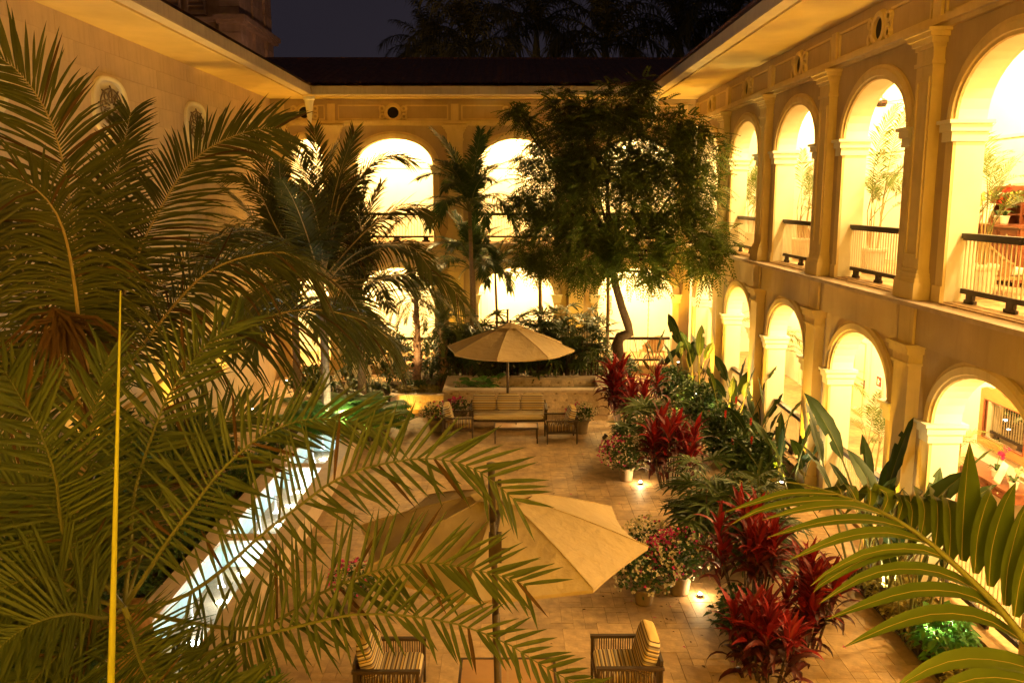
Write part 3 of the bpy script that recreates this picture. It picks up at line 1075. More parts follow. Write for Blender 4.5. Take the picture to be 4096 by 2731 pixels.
# ------------------------------------------------------------------ ground
mb = MB(); mb.box(-120, 120, -60, 200, -.6, -.40)
tag(mb.build('ground', M['soil']), kind='structure')
mb = MB(); mb.box(-8.1, 6.4, -.2, 30.7, -.3, -.012)
floor = tag(mb.build('courtyard_floor', M['grout']), kind='structure')
BEDS = [(5.62, 6.4, 5, 13.68), (5.62, 6.4, 16.65, 30.7), (-5.95, -5.22, 6, 21.6), (-3.5, -1.86, 25.4, 30), (-1.86, 3.0, 26.8, 29.6), (-6.2, -3.5, 22.0, 29.3)]
def in_bed(x0, x1, y0, y1):
    return any(x0 < b[1] - .02 and x1 > b[0] + .02 and y0 < b[3] - .02 and y1 > b[2] + .02 for b in BEDS) or (x1 > 5.07 and y1 > 13.7 and y0 < 16.6) or (x0 < -3.7 and x1 > -5.4 and y0 < 21.6)
rr = random.Random(21)
tiles = []
U = .17                                   # mixed-size slabs laid on one module
gx, gy = int(13.7 / U), int(22.0 / U)
used = [[False] * (gx + 4) for _ in range(gy + 4)]
for j in range(gy):
    for i in range(gx):
        if used[j][i]: continue
        opts = [(2, 2), (2, 1), (1, 1), (3, 2), (1, 2), (2, 3)]
        rr.shuffle(opts)
        for w, h in opts + [(1, 1)]:
            if all(not used[j + b_][i + a_] for a_ in range(w) for b_ in range(h)): break
        for a_ in range(w):
            for b_ in range(h): used[j + b_][i + a_] = True
        x, y = -8.05 + i * U, 8.7 + j * U
        if not in_bed(x, x + w * U, y, y + h * U):
            tiles.append((x, y, w * U, h * U))
near = [t for t in tiles if -2.9 < t[0] < 5.7 and t[1] < 13.2]
near.sort(key=lambda t: (t[1]))
near = near[:300]
ns = set(near)
tm = {}
for (x, y, dx, dy) in near:
    k = (dx, dy)
    if k not in tm:
        b = MB(); g = .003
        b.box(g, dx - g, g, dy - g, -.012, 0, skip=('b',)); tm[k] = b.mesh('tile', M['tile'])
    inst('tile', tm[k], floor, (x, y, rr.uniform(-.003, .002)))
mb = MB()
for t in tiles:
    if t in ns: continue
    x, y, dx, dy = t; g = .003; z = rr.uniform(-.003, .002)
    mb.box(x + g, x + dx - g, y + g, y + dy - g, -.012, z, skip=('b',))
tag(mb.build('paving', M['tile'], floor), kind='stuff')
for b in BEDS:
    m = MB(); m.box(b[0], b[1], b[2], b[3], -.05, .03 if b[2] < 24 or b[0] < -4 else .3)
    tag(m.build('planting_bed', M['soil']), kind='structure')

# step up to the arcade
st = thing('stone_step', 'pale stone landing with a dark joint leading up to the lit arch', 'step', (5.7, 15.15, 0))
mb = MB(); mb.box(5.12, 6.39, 13.72, 16.58, -.01, .20); mb.build('riser', M['coping'], st, True)
k = 0
for i in range(4):
    for j in range(9):
        b = MB(); b.box(0, .315, 0, .312, 0, .03)
        inst('tile', tm.setdefault('st', b.mesh('tile', M['tile'])), st, (5.11 + i * .32, 13.71 + j * .319, .2), world=True)

# raised planter with stone cladding
def clad_wall(root, x0, x1, y0, y1, z0, z1, seed, hgt=.2):
    """coursed stone facing on the side towards -Y"""
    r = random.Random(seed)
    z = z0
    while z < z1 - .02:
        h = min(hgt, z1 - z); x = x0
        while x < x1 - .01:
            L = min(r.choice((.2, .26, .34, .4)), x1 - x)
            b = MB(); b.box(.004, L - .004, -.022 - r.uniform(0, .005), 0, .004, h - .004, skip=('k',))
            inst('stone', b.mesh('stone', M['clad']), root, (x, y0, z), world=True)
            x += L
        z += h
pl = thing('raised_planter', 'long raised stone planter with dark turf inside, behind the sofa', 'planter', (.55, 25.7, 0))
mb = MB()
mb.box(-1.87, 2.95, 24.75, 25.05, -.05, .66); mb.box(-1.87, 2.95, 26.5, 26.75, -.05, .66); mb.box(-1.87, -1.6, 25.05, 26.5, -.05, .66); mb.box(2.68, 2.95, 25.05, 26.5, -.05, .66)
mb.build('wall', M['coping'], pl, True)
clad_wall(pl, -1.87, 2.95, 24.75, 24.75, 0, .66, 4)
clad_wall(pl, -1.6, 2.68, 26.5, 26.5, .42, .66, 5, .12)
for x in [-1.9 + .49 * i for i in range(10)]:
    b = MB(); b.box(0, .484, 24.70, 25.07, .66, .74); b.build('coping', M['coping'], pl, True).location.x = x
    b = MB(); b.box(0, .484, 26.48, 26.80, .66, .74); b.build('coping', M['coping'], pl, True).location.x = x
for x in (-1.9, 2.66):
    for j in range(3):
        b = MB(); b.box(x, x + .3, 25.075 + .468 * j, 25.535 + .468 * j, .66, .738); b.build('coping', M['coping'], pl, True)
mb = MB(); mb.box(-1.6, 2.68, 25.05, 26.5, .3, .46); tag(mb.build('turf', M['turf'], pl, True), kind='stuff')
mb = MB(); mb.tube([(-.25, 25.3, .46), (-.25, 25.3, .70), (-.18, 25.3, .72), (-.12, 25.3, .68)], .012, 6)
mb.build('spout', M['iron'], pl, True)
lw = thing('low_wall', 'low stone-clad wall lit amber, left of the raised planter', 'wall', (-2.7, 25.4, 0))
mb = MB(); mb.box(-3.5, -1.89, 25.38, 25.62, -.05, .40); mb.build('wall', M['coping'], lw, True)
clad_wall(lw, -3.5, -1.89, 25.38, 25.38, 0, .40, 9)
for i in range(4):
    b = MB(); b.box(-3.53 + .41 * i, -3.125 + .41 * i, 25.34, 25.66, .40, .45); b.build('coping', M['coping'], lw, True)

# petals and leaves fallen on the paving
mb = MB(); r5 = random.Random(77)
for k in range(150):
    x, y = r5.uniform(-2.8, 5.0), r5.uniform(9, 22)
    if k < 60: x, y = 2.3 + r5.gauss(0, .8), 13 + r5.gauss(0, 1.2)
    a = r5.uniform(0, 6.28); l = r5.uniform(.02, .05)
    d = Vector((math.cos(a), math.sin(a), 0)); s = Vector((-d.y, d.x, 0)) * .4
    c = Vector((x, y, .006))
    mb.add([c - d * l, c + s * l + Vector((0, 0, .008)), c + d * l, c - s * l + Vector((0, 0, .004))], [(0, 1, 2, 3)], k % 3)
tag(mb.build('fallen_petals', [M['dead'], M['fl_pink'], M['dead']]), 'scattered fallen petals and dry leaves on the paving', 'petals', kind='stuff')

# lit water channel
ch = thing('water_channel', 'raised stone water channel glowing white from lamps under the water', 'fountain', (-4.5, 15, 0))
X0, X1, Y0, Y1 = -5.20, -3.74, 9.4, 21.4
mb = MB()
mb.box(X0, X0 + .28, Y0, Y1, -.05, .40); mb.box(X1 - .28, X1, Y0, Y1, -.05, .40)
for a in (Y0, 14.2, 18.3, Y1 - .28):
    mb.box(X0 + .28, X1 - .28, a, a + .28, -.05, .398)
mb.build('wall', M['coping'], ch, True)
mb = MB(); mb.box(X0 + .28, X1 - .28, Y0, Y1, -.1, -.04); mb.build('basin_floor', M['pooltile'], ch, True)
for i in range(15):
    a = Y0 + .8 * i
    for x in (X0 - .03, X1 - .30):
        b = MB(); b.box(x, x + .33, a + .004, a + .796, .40, .455); b.build('coping', M['coping'], ch, True)
for a in (14.2, 18.3):
    b = MB(); b.box(X0 + .31, X1 - .31, a - .02, a + .30, .399, .452); b.build('coping', M['coping'], ch, True)
for a, b_ in ((Y0 + .28, 14.2), (14.48, 18.3), (18.58, Y1 - .28)):
    mb = MB(); mb.box(X0 + .28, X0 + .30, a, b_, -.04, .395); mb.box(X1 - .30, X1 - .28, a, b_, -.04, .395); mb.box(X0 + .3, X1 - .3, b_ - .02, b_, -.04, .395); mb.build('basin_side', M['pooltile'], ch, True)
    mb = MB(); nx, ny = 14, 44
    for j in range(ny + 1):
        for i in range(nx + 1):
            x = X0 + .30 + (X1 - X0 - .60) * i / nx; y = a + (b_ - .02 - a) * j / ny
            mb.v.append((x, y, .26 + .006 * math.sin(9 * x + 3 * y) * math.sin(7 * y)))
    for j in range(ny):
        for i in range(nx):
            q = j * (nx + 1) + i; mb.f.append((q, q + 1, q + nx + 2, q + nx + 1)); mb.m.append(0)
    tag(mb.build('water', M['water'], ch, True, smooth=True), kind='structure')
    L = b_ - a
    for f in ((.14, .42, .70, .93) if L > 3.3 else (.3, .72)):
        y = a + L * f
        mb = MB(); mb.lathe([(.0, .03), (.09, .03), (.11, .0)], (-4.47, y, -.04), 14); pf = mb.build('pool_light', M['bulb_c'], ch, True)
        mb = MB(); r6 = random.Random(int(y * 10))
        mb.lathe([(.06, .24), (.035, .30), (.022, .38), (.02, .48), (.026, .54), (.016, .58), (0, .59)], (-4.47, y, 0), 12)
        mb.build('water_jet', M['foam'], ch, True, smooth=True)
        lamp('POINT', 'pool_lamp', (-4.33, y, .20), POOL_W, COOL, .04, ch)
# ------------------------------------------------------------------ garden furniture (fronts face -Y)
def arm_side(mb_f, x, y0, y1, zt=.60, zb=.30):
    mb_f.box(x - .025, x + .025, y0, y1, zt - .03, zt)


def cords(x0, y0, x1, y1, zb, zt, step=.03):
    mb = MB()
    n = max(2, int(math.hypot(x1 - x0, y1 - y0) / step))
    r = random.Random(n)
    for i in range(n + 1):
        t = i / n
        x = x0 + (x1 - x0) * t; y = y0 + (y1 - y0) * t
        mb.bar((x, y, zb), (x + r.uniform(-.004, .004), y + r.uniform(-.004, .004), zt), .012)
    return mb


def seat_set(t, W, D, n_back, stripes=True):
    """bronze frame with corded sides, striped seat and back cushions"""
    hw, hd = W / 2, D / 2
    mb = MB()
    mb.box(-hw + .05, hw - .05, -hd + .03, hd - .03, .27, .31)
    mb.build('seat_frame', M['frame'], t)
    for sx in (-1, 1):
        for sy in (-1, 1):
            mb = MB(); x = sx * (hw - .03); y = sy * (hd - .04)
            top = .60
            mb.tube([(x, y, 0), (x, y, top)], [.017, .024], 8)
            mb.build('leg', M['frame'], t)
        mb = MB()
        mb.box(sx * (hw - .03) - .03, sx * (hw - .03) + .03, -hd + .01, hd - .01, .585, .62)
        mb.box(sx * (hw - .03) - .02, sx * (hw - .03) + .02, -hd + .03, hd - .03, .27, .30)
        mb.build('arm', M['frame'], t)
        tag(cords(sx * (hw - .03), -hd + .07, sx * (hw - .03), hd - .07, .29, .59).build('cord_side', M['cord'], t), kind='stuff')
    mb = MB(); mb.box(-hw + .03, hw - .03, hd - .055, hd - .02, .66, .70); mb.box(-hw + .03, -hw + .06, hd - .055, hd - .02, .6, .66); mb.box(hw - .06, hw - .03, hd - .055, hd - .02, .6, .66)
    mb.build('back_rail', M['frame'], t)
    tag(cords(-hw + .06, hd - .035, hw - .06, hd - .035, .29, .665).build('cord_back', M['cord'], t), kind='stuff')
    mb = MB(); mb.cushion((0, -.03, .385), hw - .07, hd - .06, .085, .16, 32, 12)
    mb.build('seat_cushion', M['stripe_y'], t, smooth=True)
    w = (W - .14) / n_back
    for i in range(n_back):
        mb = MB()
        R = Matrix.Rotation(rad(-16), 3, 'X')
        mb.cushion((0, 0, 0), w / 2 - .006, .095, .25, .3, 28, 14)
        o = mb.build('back_cushion', M['stripe_z'], t, smooth=True)
        o.location = (-W / 2 + .07 + w * (i + .5), hd - .17, .66)
        o.rotation_euler = (rad(-15), 0, 0)


sofa = thing('sofa', 'three-seat garden sofa with brown and gold striped cushions, in front of the raised planter', 'sofa', (.0, 23.25, 0))
seat_set(sofa, 2.12, .82, 3)
ac = thing('armchair', 'striped armchair facing right at the far seating group, beside a white-flowered pot', 'armchair', (-1.32, 22.35, 0), rad(92), 'striped garden armchairs')
seat_set(ac, .86, .84, 1)
G = 'striped garden armchairs'
copy_thing(ac, (1.36, 22.05, 0), rad(-88), 'striped armchair turned towards the low table, on the flower-pot side of the far sofa', G)
copy_thing(ac, (-1.47, 10.12, 0), rad(90), 'striped armchair at the bottom edge half hidden by date palm fronds', G)
copy_thing(ac, (1.47, 10.18, 0), rad(-90), 'striped armchair at the bottom edge in full view beside the red-leaved plants', G)


def low_table(name, label, loc, W, D, H):
    t = thing(name, label, 'table', loc)
    for sx in (-1, 1):
        mb = MB(); mb.box(*sorted((sx * .012, sx * (W / 2 - .035))), -D / 2 + .035, D / 2 - .035, H - .02, H)
        mb.build('top_board', M['teak'], t)
        for sy in (-1, 1):
            mb = MB(); mb.tube([(sx * (W / 2 - .03), sy * (D / 2 - .03), 0), (sx * (W / 2 - .03), sy * (D / 2 - .03), H - .02)], [.016, .022], 8)
            mb.build('leg', M['frame'], t)
    mb = MB()
    mb.box(-W / 2, W / 2, -D / 2, -D / 2 + .032, H - .045, H + .008); mb.box(-W / 2, W / 2, D / 2 - .032, D / 2, H - .045, H + .008)
    for sx in (-1, 1): mb.box(*sorted((sx * (W / 2 - .032), sx * W / 2)), -D / 2 + .032, D / 2 - .032, H - .045, H + .008)
    mb.build('rim', M['frame'], t)
    return t
low_table('low_table', 'low teak-topped table in front of the striped sofa', (.2, 21.95, 0), 1.14, .56, .42)
low_table('low_table', 'low teak-topped table between two armchairs under the near parasol', (-.01, 9.86, 0), 1.2, .9, .45)


def parasol(label, base, centre, R, zr, za, mast_top, lean=0.0, ruffle=False, rot=0.0):
    t = thing('parasol', label, 'parasol', base)
    c = Vector(centre) - Vector(base)
    # canopy of eight sewn panels
    b = MB(); nu, nv = 8, 8
    for j in range(nv + 1):
        q = j / nv
        for i in range(nu + 1):
            s = -1 + 2 * i / nu
            ang = s * PI / 8
            edge = math.cos(PI / 8) / math.cos(ang)            # straight rim between two ribs
            rr_ = R * q * edge * (1 - .045 * q * (1 - s * s))
            sag = -.055 * (1 - s * s) * q * (1.15 - q) * 2
            z = za - (za - zr) * (.75 * q + .25 * q ** 2) + sag
            z += (-.03 * (1 - s * s)) * q ** 6
            b.v.append((rr_ * math.cos(ang), rr_ * math.sin(ang), z))
    for j in range(nv):
        for i in range(nu):
            a = j * (nu + 1) + i
            b.f.append((a, a + 1, a + nu + 2, a + nu + 1)); b.m.append(0)
    me = b.mesh('canopy_panel', M['canvas'], True)
    hem = MB()
    for i in range(nu):
        a, a2 = b.v[nv * (nu + 1) + i], b.v[nv * (nu + 1) + i + 1]
        hem.add([a, a2, (a2[0] * .995, a2[1] * .995, a2[2] - .04), (a[0] * .995, a[1] * .995, a[2] - .04)], [(0, 1, 2, 3)])
    hm = hem.mesh('hem', M['canvas'])
    rb = MB(); rb.bar((.1, 0, za - .12), (R * .99, 0, zr - .02), .02, .03)
    ribm = rb.mesh('rib', M['frame'])
    r8 = MB(); r8.tube([Vector((R * q, 0, za - (za - zr) * (.75 * q + .25 * q * q) + .004)) for q in [.05 * k for k in range(1, 21)]], .007, 5)
    seam = r8.mesh('seam', M['canvas'])
    for k in range(8):
        p = inst('canopy_panel', me, t, (c.x, c.y, 0), (0, 0, rot + k * PI / 4))
        inst('hem', hm, p)
        q = inst('rib', ribm, t, (c.x, c.y, 0), (0, 0, rot + k * PI / 4 + PI / 8))
        inst('seam', seam, q)
    # vent cap, with bunched cloth on the near one
    b = MB(); n = 40; rg = random.Random(8)
    for j in range(7):
        q = j / 6
        for i in range(n):
            a = 2 * PI * i / n
            w = (.02 if not ruffle else .055) * q * math.sin(8 * a + 1.3 * math.sin(3 * a)) * (1 if not ruffle else (1 + .8 * math.sin(5 * a + 2)))
            rad_ = R * .21 * q * (1 + (.0 if not ruffle else .12 * math.sin(13 * a)))
            b.v.append((c.x + rad_ * math.cos(a), c.y + rad_ * math.sin(a), za + .05 - (za - zr) * .19 * q + w * .6 + .02))
    for j in range(6):
        for i in range(n):
            b.f.append((j * n + i, j * n + (i + 1) % n, (j + 1) * n + (i + 1) % n, (j + 1) * n + i)); b.m.append(0)
    b.build('vent_cap', M['canvas'], t, smooth=True)
    # mast, slider, arm
    m = Vector(mast_top) - Vector(base)
    mb = MB(); mb.tube([(0, 0, .08), m * .62], .036, 10); mast = mb.build('mast', M['frame'], t, smooth=True)
    mb = MB(); mb.tube([m * .615, m * .86], .03, 10); mb.tube([m * .86, m], [.03, .034], 10); mb.tube([m, m + Vector((0, 0, .025))], [.042, .042], 10); mb.build('upper_mast', M['frame'], mast, smooth=True)
    mb = MB(); cc = m * .80; mb.box(cc.x - .045, cc.x + .075, cc.y - .06, cc.y + .06, cc.z - .16, cc.z + .10)
    mb.tube([(cc.x + .07, cc.y, cc.z - .05), (cc.x + .15, cc.y, cc.z - .05)], .014, 6); mb.build('crank_box', M['frame'], t)
    mb = MB(); mb.bar(m * .80, (c.x, c.y, za - .18), .045, .06); mb.tube([(c.x, c.y, za - .3), (c.x, c.y, za + .03)], .05, 10); mb.build('arm', M['frame'], t)
    mb = MB(); mb.tube([(c.x, c.y, za), (c.x, c.y, za + .14)], [.028, .02], 8); mb.build('finial', M['frame'], t)
    mb = MB(); mb.box(-.36, .36, -.05, .05, 0, .05); mb.box(-.05, .05, -.36, .36, .001, .052); mb.lathe([(.09, .05), (.06, .30), (.05, .30)], n=12); mb.build('base', M['frame'], t)
    return t
top = at(1166, 712, Y=23.95)
parasol('beige eight-panel parasol open over the far sofa group', (top.x, 23.95, 0), (.05, 22.15, 0), 1.66, 2.40, 3.0, (top.x, 23.95, top.z), rot=PI / 8 - PI / 16)
top = at(1128, 1069, Y=7.75); bot = at(1152, 1568, Y=7.7)
parasol('beige parasol with bunched vent cap, nearest the camera, over the low table', (bot.x + .01, 7.7, 0), (-.10, 9.5, 0), 1.68, 2.40, 2.93, (top.x, 7.75, top.z), ruffle=True, rot=.20)

# ------------------------------------------------------------------ inside the lit galleries
def pot_mesh(r, h):
    mb = MB()
    mb.lathe([(0, 0), (r * .72, 0), (r * .74, .04), (r * .9, h * .8), (r * .9, h * .82), (r, h * .84), (r * 1.02, h * .97), (r * .98, h), (r * .86, h), (r * .84, h * .9), (0, h * .9)], n=24)
    return mb


def drawer_front(par, x0, x1, z0, z1, y, m):
    b = MB(); b.box(x0, x1, y - .02, y, z0, z1)
    d = b.build('drawer', m, par)
    b = MB()
    for q in ((x0 + .03, x1 - .03, z0 + .02, z0 + .035), (x0 + .03, x1 - .03, z1 - .035, z1 - .02), (x0 + .03, x0 + .045, z0 + .035, z1 - .035), (x1 - .045, x1 - .03, z0 + .035, z1 - .035)):
        b.box(q[0], q[1], y - .028, y - .02, q[2], q[3])
    b.build('moulding', m, d)
    b = MB(); b.lathe([(0, .03), (.012, .028), (.016, .015), (.008, 0)], n=8)
    o = b.build('knob', M['bar'], d); o.location = ((x0 + x1) / 2, y - .02, (z0 + z1) / 2); o.rotation_euler = (PI / 2, 0, 0)


# bureau on the gallery floor by the near arch (front faces -Y, then turned to face the courtyard)
def bureau():
    t = thing('bureau', 'dark wooden bureau with pigeonhole top standing in the near upper arch', 'bureau', (8.92, 15.75, ZU), rad(-90))
    b = MB(); b.box(-.95, .95, -.30, .30, .08, 1.0); b.build('carcass', M['mahog'], t)
    b = MB(); b.box(-1.0, 1.0, -.36, .33, 1.0, 1.045); b.build('top', M['mahog'], t)
    for i in range(3):
        x = -.93 + .62 * i
        drawer_front(t, x + .01, x + .61, .78, .97, -.30, M['mahog'])
        b = MB(); b.box(x + .01, x + .61, -.318, -.30, .12, .75); dd = b.build('door', M['mahog'], t)
        b = MB(); b.box(x + .08, x + .54, -.328, -.318, .2, .67); b.build('door_panel', M['mahog'], dd)
    for sx in (-1, 1):
        for sy in (-1, 1):
            b = MB(); b.box(sx * .9 - .04, sx * .9 + .04, sy * .26 - .04, sy * .26 + .04, 0, .08); b.build('foot', M['mahog'], t)
    b = MB()
    b.box(-.75, .75, .12, .30, 1.60, 1.72); b.box(-.75, .75, .27, .30, 1.045, 1.6)
    for x in (-.75, -.26, .24, .71): b.box(x, x + .04, .08, .27, 1.045, 1.6)
    for z in (1.2, 1.38): b.box(-.71, .71, .10, .268, z, z + .02)
    b.build('hutch', M['mahog'], t)
bureau()


def orchid(label, loc, kind, h=.5, rz=0, s=1.0):
    t = thing('orchid', label, 'orchid', loc, rz)
    b = pot_mesh(.085 * s, .15 * s); b.build('pot', M['white'], t, smooth=True)
    r = random.Random(int(loc[1] * 100))
    b = MB()
    for k in range(6):
        a = k * 1.05 + r.random()
        pts = [Vector((0, 0, .14 * s)), Vector((.09 * math.cos(a), .09 * math.sin(a), .24 * s)), Vector((.19 * math.cos(a), .19 * math.sin(a), .20 * s))]
        blade(b, pts, [.02, .035, .004], Vector((0, 0, 1)))
    b.build('leaf_tuft', M['green'], t)
    b = MB(); st = []
    for q in range(8):
        u = q / 7; st.append(Vector((.02 + .12 * u * u, .02 * math.sin(4 * u), .14 * s + h * math.sin(u * 1.35))))
    b.tube(st, .006, 5); b.build('stem', M['rachis_g'], t)
    for q in range(9):
        p = st[7 - q // 2] + Vector((r.uniform(-.05, .05), r.uniform(-.05, .05), r.uniform(-.03, .04)))
        b = MB()
        for k in range(5):
            a = 2 * PI * k / 5
            d = Vector((math.cos(a) * .6, -.5, math.sin(a))).normalized()
            blade(b, [p, p + d * .03, p + d * .055], [.008, .022, .004], Vector((0, -1, 0)))
        b.build('flower', M[kind], t)
    return t


def page_stand(label, loc, rz):
    t = thing('page_stand', label, 'page stand', loc, rz)
    b = MB(); b.add([(-.14, 0, .01), (.14, 0, .01), (.14, .13, .36), (-.14, .13, .36), (-.14, .012, .005), (.14, .012, .005), (.14, .142, .355), (-.14, .142, .355)], [(0, 1, 2, 3), (4, 7, 6, 5), (0, 4, 5, 1), (2, 6, 7, 3), (0, 3, 7, 4), (1, 5, 6, 2)])
    b.build('page', M['paper'], t)
    b = MB(); b.bar((0, .20, 0), (0, .12, .3), .015); b.box(-.145, .145, -.02, .02, 0, .008); b.build('stand', M['bar'], t)


def wicker_chair(label, loc, rz, group='wicker chairs in the galleries'):
    t = thing('wicker_chair', label, 'wicker chair', loc, rz, group)
    b = MB(); nu, nv = 26, 10
    for j in range(nv + 1):
        for i in range(nu + 1):
            a = PI * (1.0 * i / nu) - .0
            hgt = .28 + (.20 + .40 * max(0, math.sin(a)) ** 1.5) * (j / nv)
            rad_ = .36 + .06 * (j / nv) + .015 * math.sin(j / nv * PI)
            b.v.append((rad_ * 1.0 * math.cos(a), -.05 + rad_ * math.sin(a), hgt))
    for j in range(nv):
        for i in range(nu):
            q = j * (nu + 1) + i; b.f.append((q, q + 1, q + nu + 2, q + nu + 1)); b.m.append(0)
    o = b.build('shell', M['rattan'], t, smooth=True)
    md = o.modifiers.new('thick', 'SOLIDIFY'); md.thickness = .035
    b = MB(); b.tube([b_ for b_ in [Vector((.42 * math.cos(PI * k / 26), -.05 + .42 * math.sin(PI * k / 26), .28 + .20 + .40 * max(0, math.sin(PI * k / 26)) ** 1.5)) for k in range(27)]], .028, 8); b.build('rim', M['rattan'], t, smooth=True)
    b = MB(); b.cushion((0, -.06, .36), .33, .33, .07, .3); b.build('seat_cushion', M['paper'], t, smooth=True)
    b = MB(); b.box(-.36, .36, -.38, .26, .24, .29); b.build('seat_frame', M['rattan'], t)
    for sx in (-1, 1):
        for sy in (-1, 1):
            b = MB(); b.tube([(sx * .36, sy * .33 - .05, 0), (sx * .31, sy * .28 - .05, .26)], .022, 8); b.build('leg', M['rattan'], t)
    return t


def console():
    t = thing('console_table', 'brown console table with drawers under the carved mirror in the near lower arch', 'table', (9.08, 15.75, ZG), rad(-90))
    b = MB(); b.box(-1.15, 1.15, -.30, .26, .76, .80); b.build('top', M['mahog'], t)
    b = MB(); b.box(-1.08, 1.08, -.25, .22, .58, .76); b.build('apron', M['mahog'], t)
    for i in range(3): drawer_front(t, -1.02 + .7 * i, -.38 + .7 * i, .60, .745, -.25, M['mahog'])
    for sx in (-1, 1):
        for sy in (-1, 1):
            b = MB(); b.tube([(sx * 1.03, sy * .2, 0), (sx * 1.03, sy * .2, .3), (sx * 1.03, sy * .2, .58)], [.025, .04, .04], 8); b.build('leg', M['mahog'], t)
console()


def mirror():
    t = thing('wall_mirror', 'carved golden-brown framed mirror hanging over the console table', 'mirror', (9.36, 15.95, 1.42), rad(-90))
    b = MB()
    W, H = .86, 1.08
    for q in ((-W, W, 0, .17), (-W, W, H - .15, H), (-W, -W + .15, .17, H - .15), (W - .15, W, .17, H - .15)):
        b.box(q[0], q[1], -.05, .02, q[2], q[3])
    b.build('frame', M['oak'], t)
    b = MB()
    for q in ((-W + .15, W - .15, .17, .19), (-W + .15, W - .15, H - .17, H - .15), (-W + .15, -W + .17, .19, H - .17), (W - .17, W - .15, .19, H - .17)):
        b.box(q[0], q[1], -.062, -.03, q[2], q[3])
    b.build('bead', M['mahog'], t)
    b = MB(); b.add([(-W + .16, -.02, .18), (W - .16, -.02, .18), (W - .16, -.02, H - .16), (-W + .16, -.02, H - .16)], [(0, 1, 2, 3)]); b.build('glass', M['mirror'], t)
    b = MB(); pr = []
    for k in range(41):
        x = -W + 2 * W * k / 40
        u = abs(x) / W
        pr.append((x, H + .02 + (.12 + .03 * math.cos(u * 16)) * (1 - u) ** .6 + (.26 * math.sqrt(max(0, 1 - (x / .27) ** 2)) if abs(x) < .27 else 0)))
    vs = [(x, d, z) for d in (-.05, .02) for x, z in pr] + [(x, d, H) for d in (-.05, .02) for x, z in pr]
    n = len(pr)
    fs = []
    for k in range(n - 1):
        fs += [(2 * n + k, 2 * n + k + 1, k + 1, k), (k, k + 1, n + k + 1, n + k)]
    b.add(vs, fs); cr = b.build('crest', M['oak'], t)
    b = MB(); b.tube([(.17 * math.cos(a), -.055, H + .19 + .14 * math.sin(a)) for a in [2 * PI * k / 20 for k in range(21)]], .016, 6)
    for k in range(5): b.tube([(0, -.058, H + .09), (.10 * math.sin((k - 2) * .5), -.065, H + .2 + .05 * math.cos((k - 2) * .5))], [.012, .022], 6)
    b.build('carving', M['mahog'], cr)
mirror()

ms = at(2019, 878, X=9.36)
t = thing('exit_sign', 'small red sign with a white figure on the wall inside the second lower arch', 'sign', (9.37, ms.y, ms.z), rad(-90))
b = MB(); b.box(-.16, .16, -.012, 0, -.17, .17); b.build('plate', M['paper'], t)
b = MB(); b.box(-.14, .14, -.016, -.0125, -.10, .14); b.build('field', M['sign_red'], t)
b = MB(); b.box(-.07, -.01, -.019, -.0165, -.06, .09); b.add([(.0, -.018, .0), (.09, -.018, .03), (.0, -.018, .07)], [(0, 1, 2)]); b.box(-.01, .02, -.019, -.0165, -.06, .02); b.build('figure', M['paper'], t)

# room number on the far door
rn = thing('room_number', 'dark numerals 110 set one above another beside the far door', 'room number', (3.98, 33.66, 1.75))
for i, chs in enumerate('110'):
    b = MB(); z = .54 - .27 * i
    if chs == '1':
        b.box(-.018, .018, -.02, 0, z, z + .2); b.bar((-.06, -.01, z + .15), (-.012, -.01, z + .19), .02); b.box(-.05, .05, -.02, -.001, z - .012, z)
    else:
        b.tube([(.055 * math.cos(a), -.012, z + .1 + .1 * math.sin(a)) for a in [2 * PI * k / 16 for k in range(17)]], .014, 5)
    b.build('numeral', M['iron'], rn)

# ceiling fans
def fan(loc, label):
    t = thing('ceiling_fan', label, 'ceiling fan', loc, .3, 'gallery ceiling fans')
    b = MB(); b.tube([(0, 0, 0), (0, 0, 1.06)], .015, 8); b.build('rod', M['iron'], t)
    b = MB(); b.lathe([(0, -.1), (.09, -.09), (.12, -.03), (.12, .04), (.05, .09), (0, .1)], n=16); b.build('motor', M['iron'], t)
    for k in range(4):
        b = MB(); b.box(.1, .72, -.07, .07, -.012, 0); o = b.build('blade', M['mahog'], t); o.rotation_euler = (rad(8), 0, k * PI / 2)
for y, lab in ((19.3, 'dark ceiling fan seen through the middle upper arch'), (27.2, 'small dark ceiling fan seen through a far upper arch')):
    fan((8.0, y, 8.22), lab)
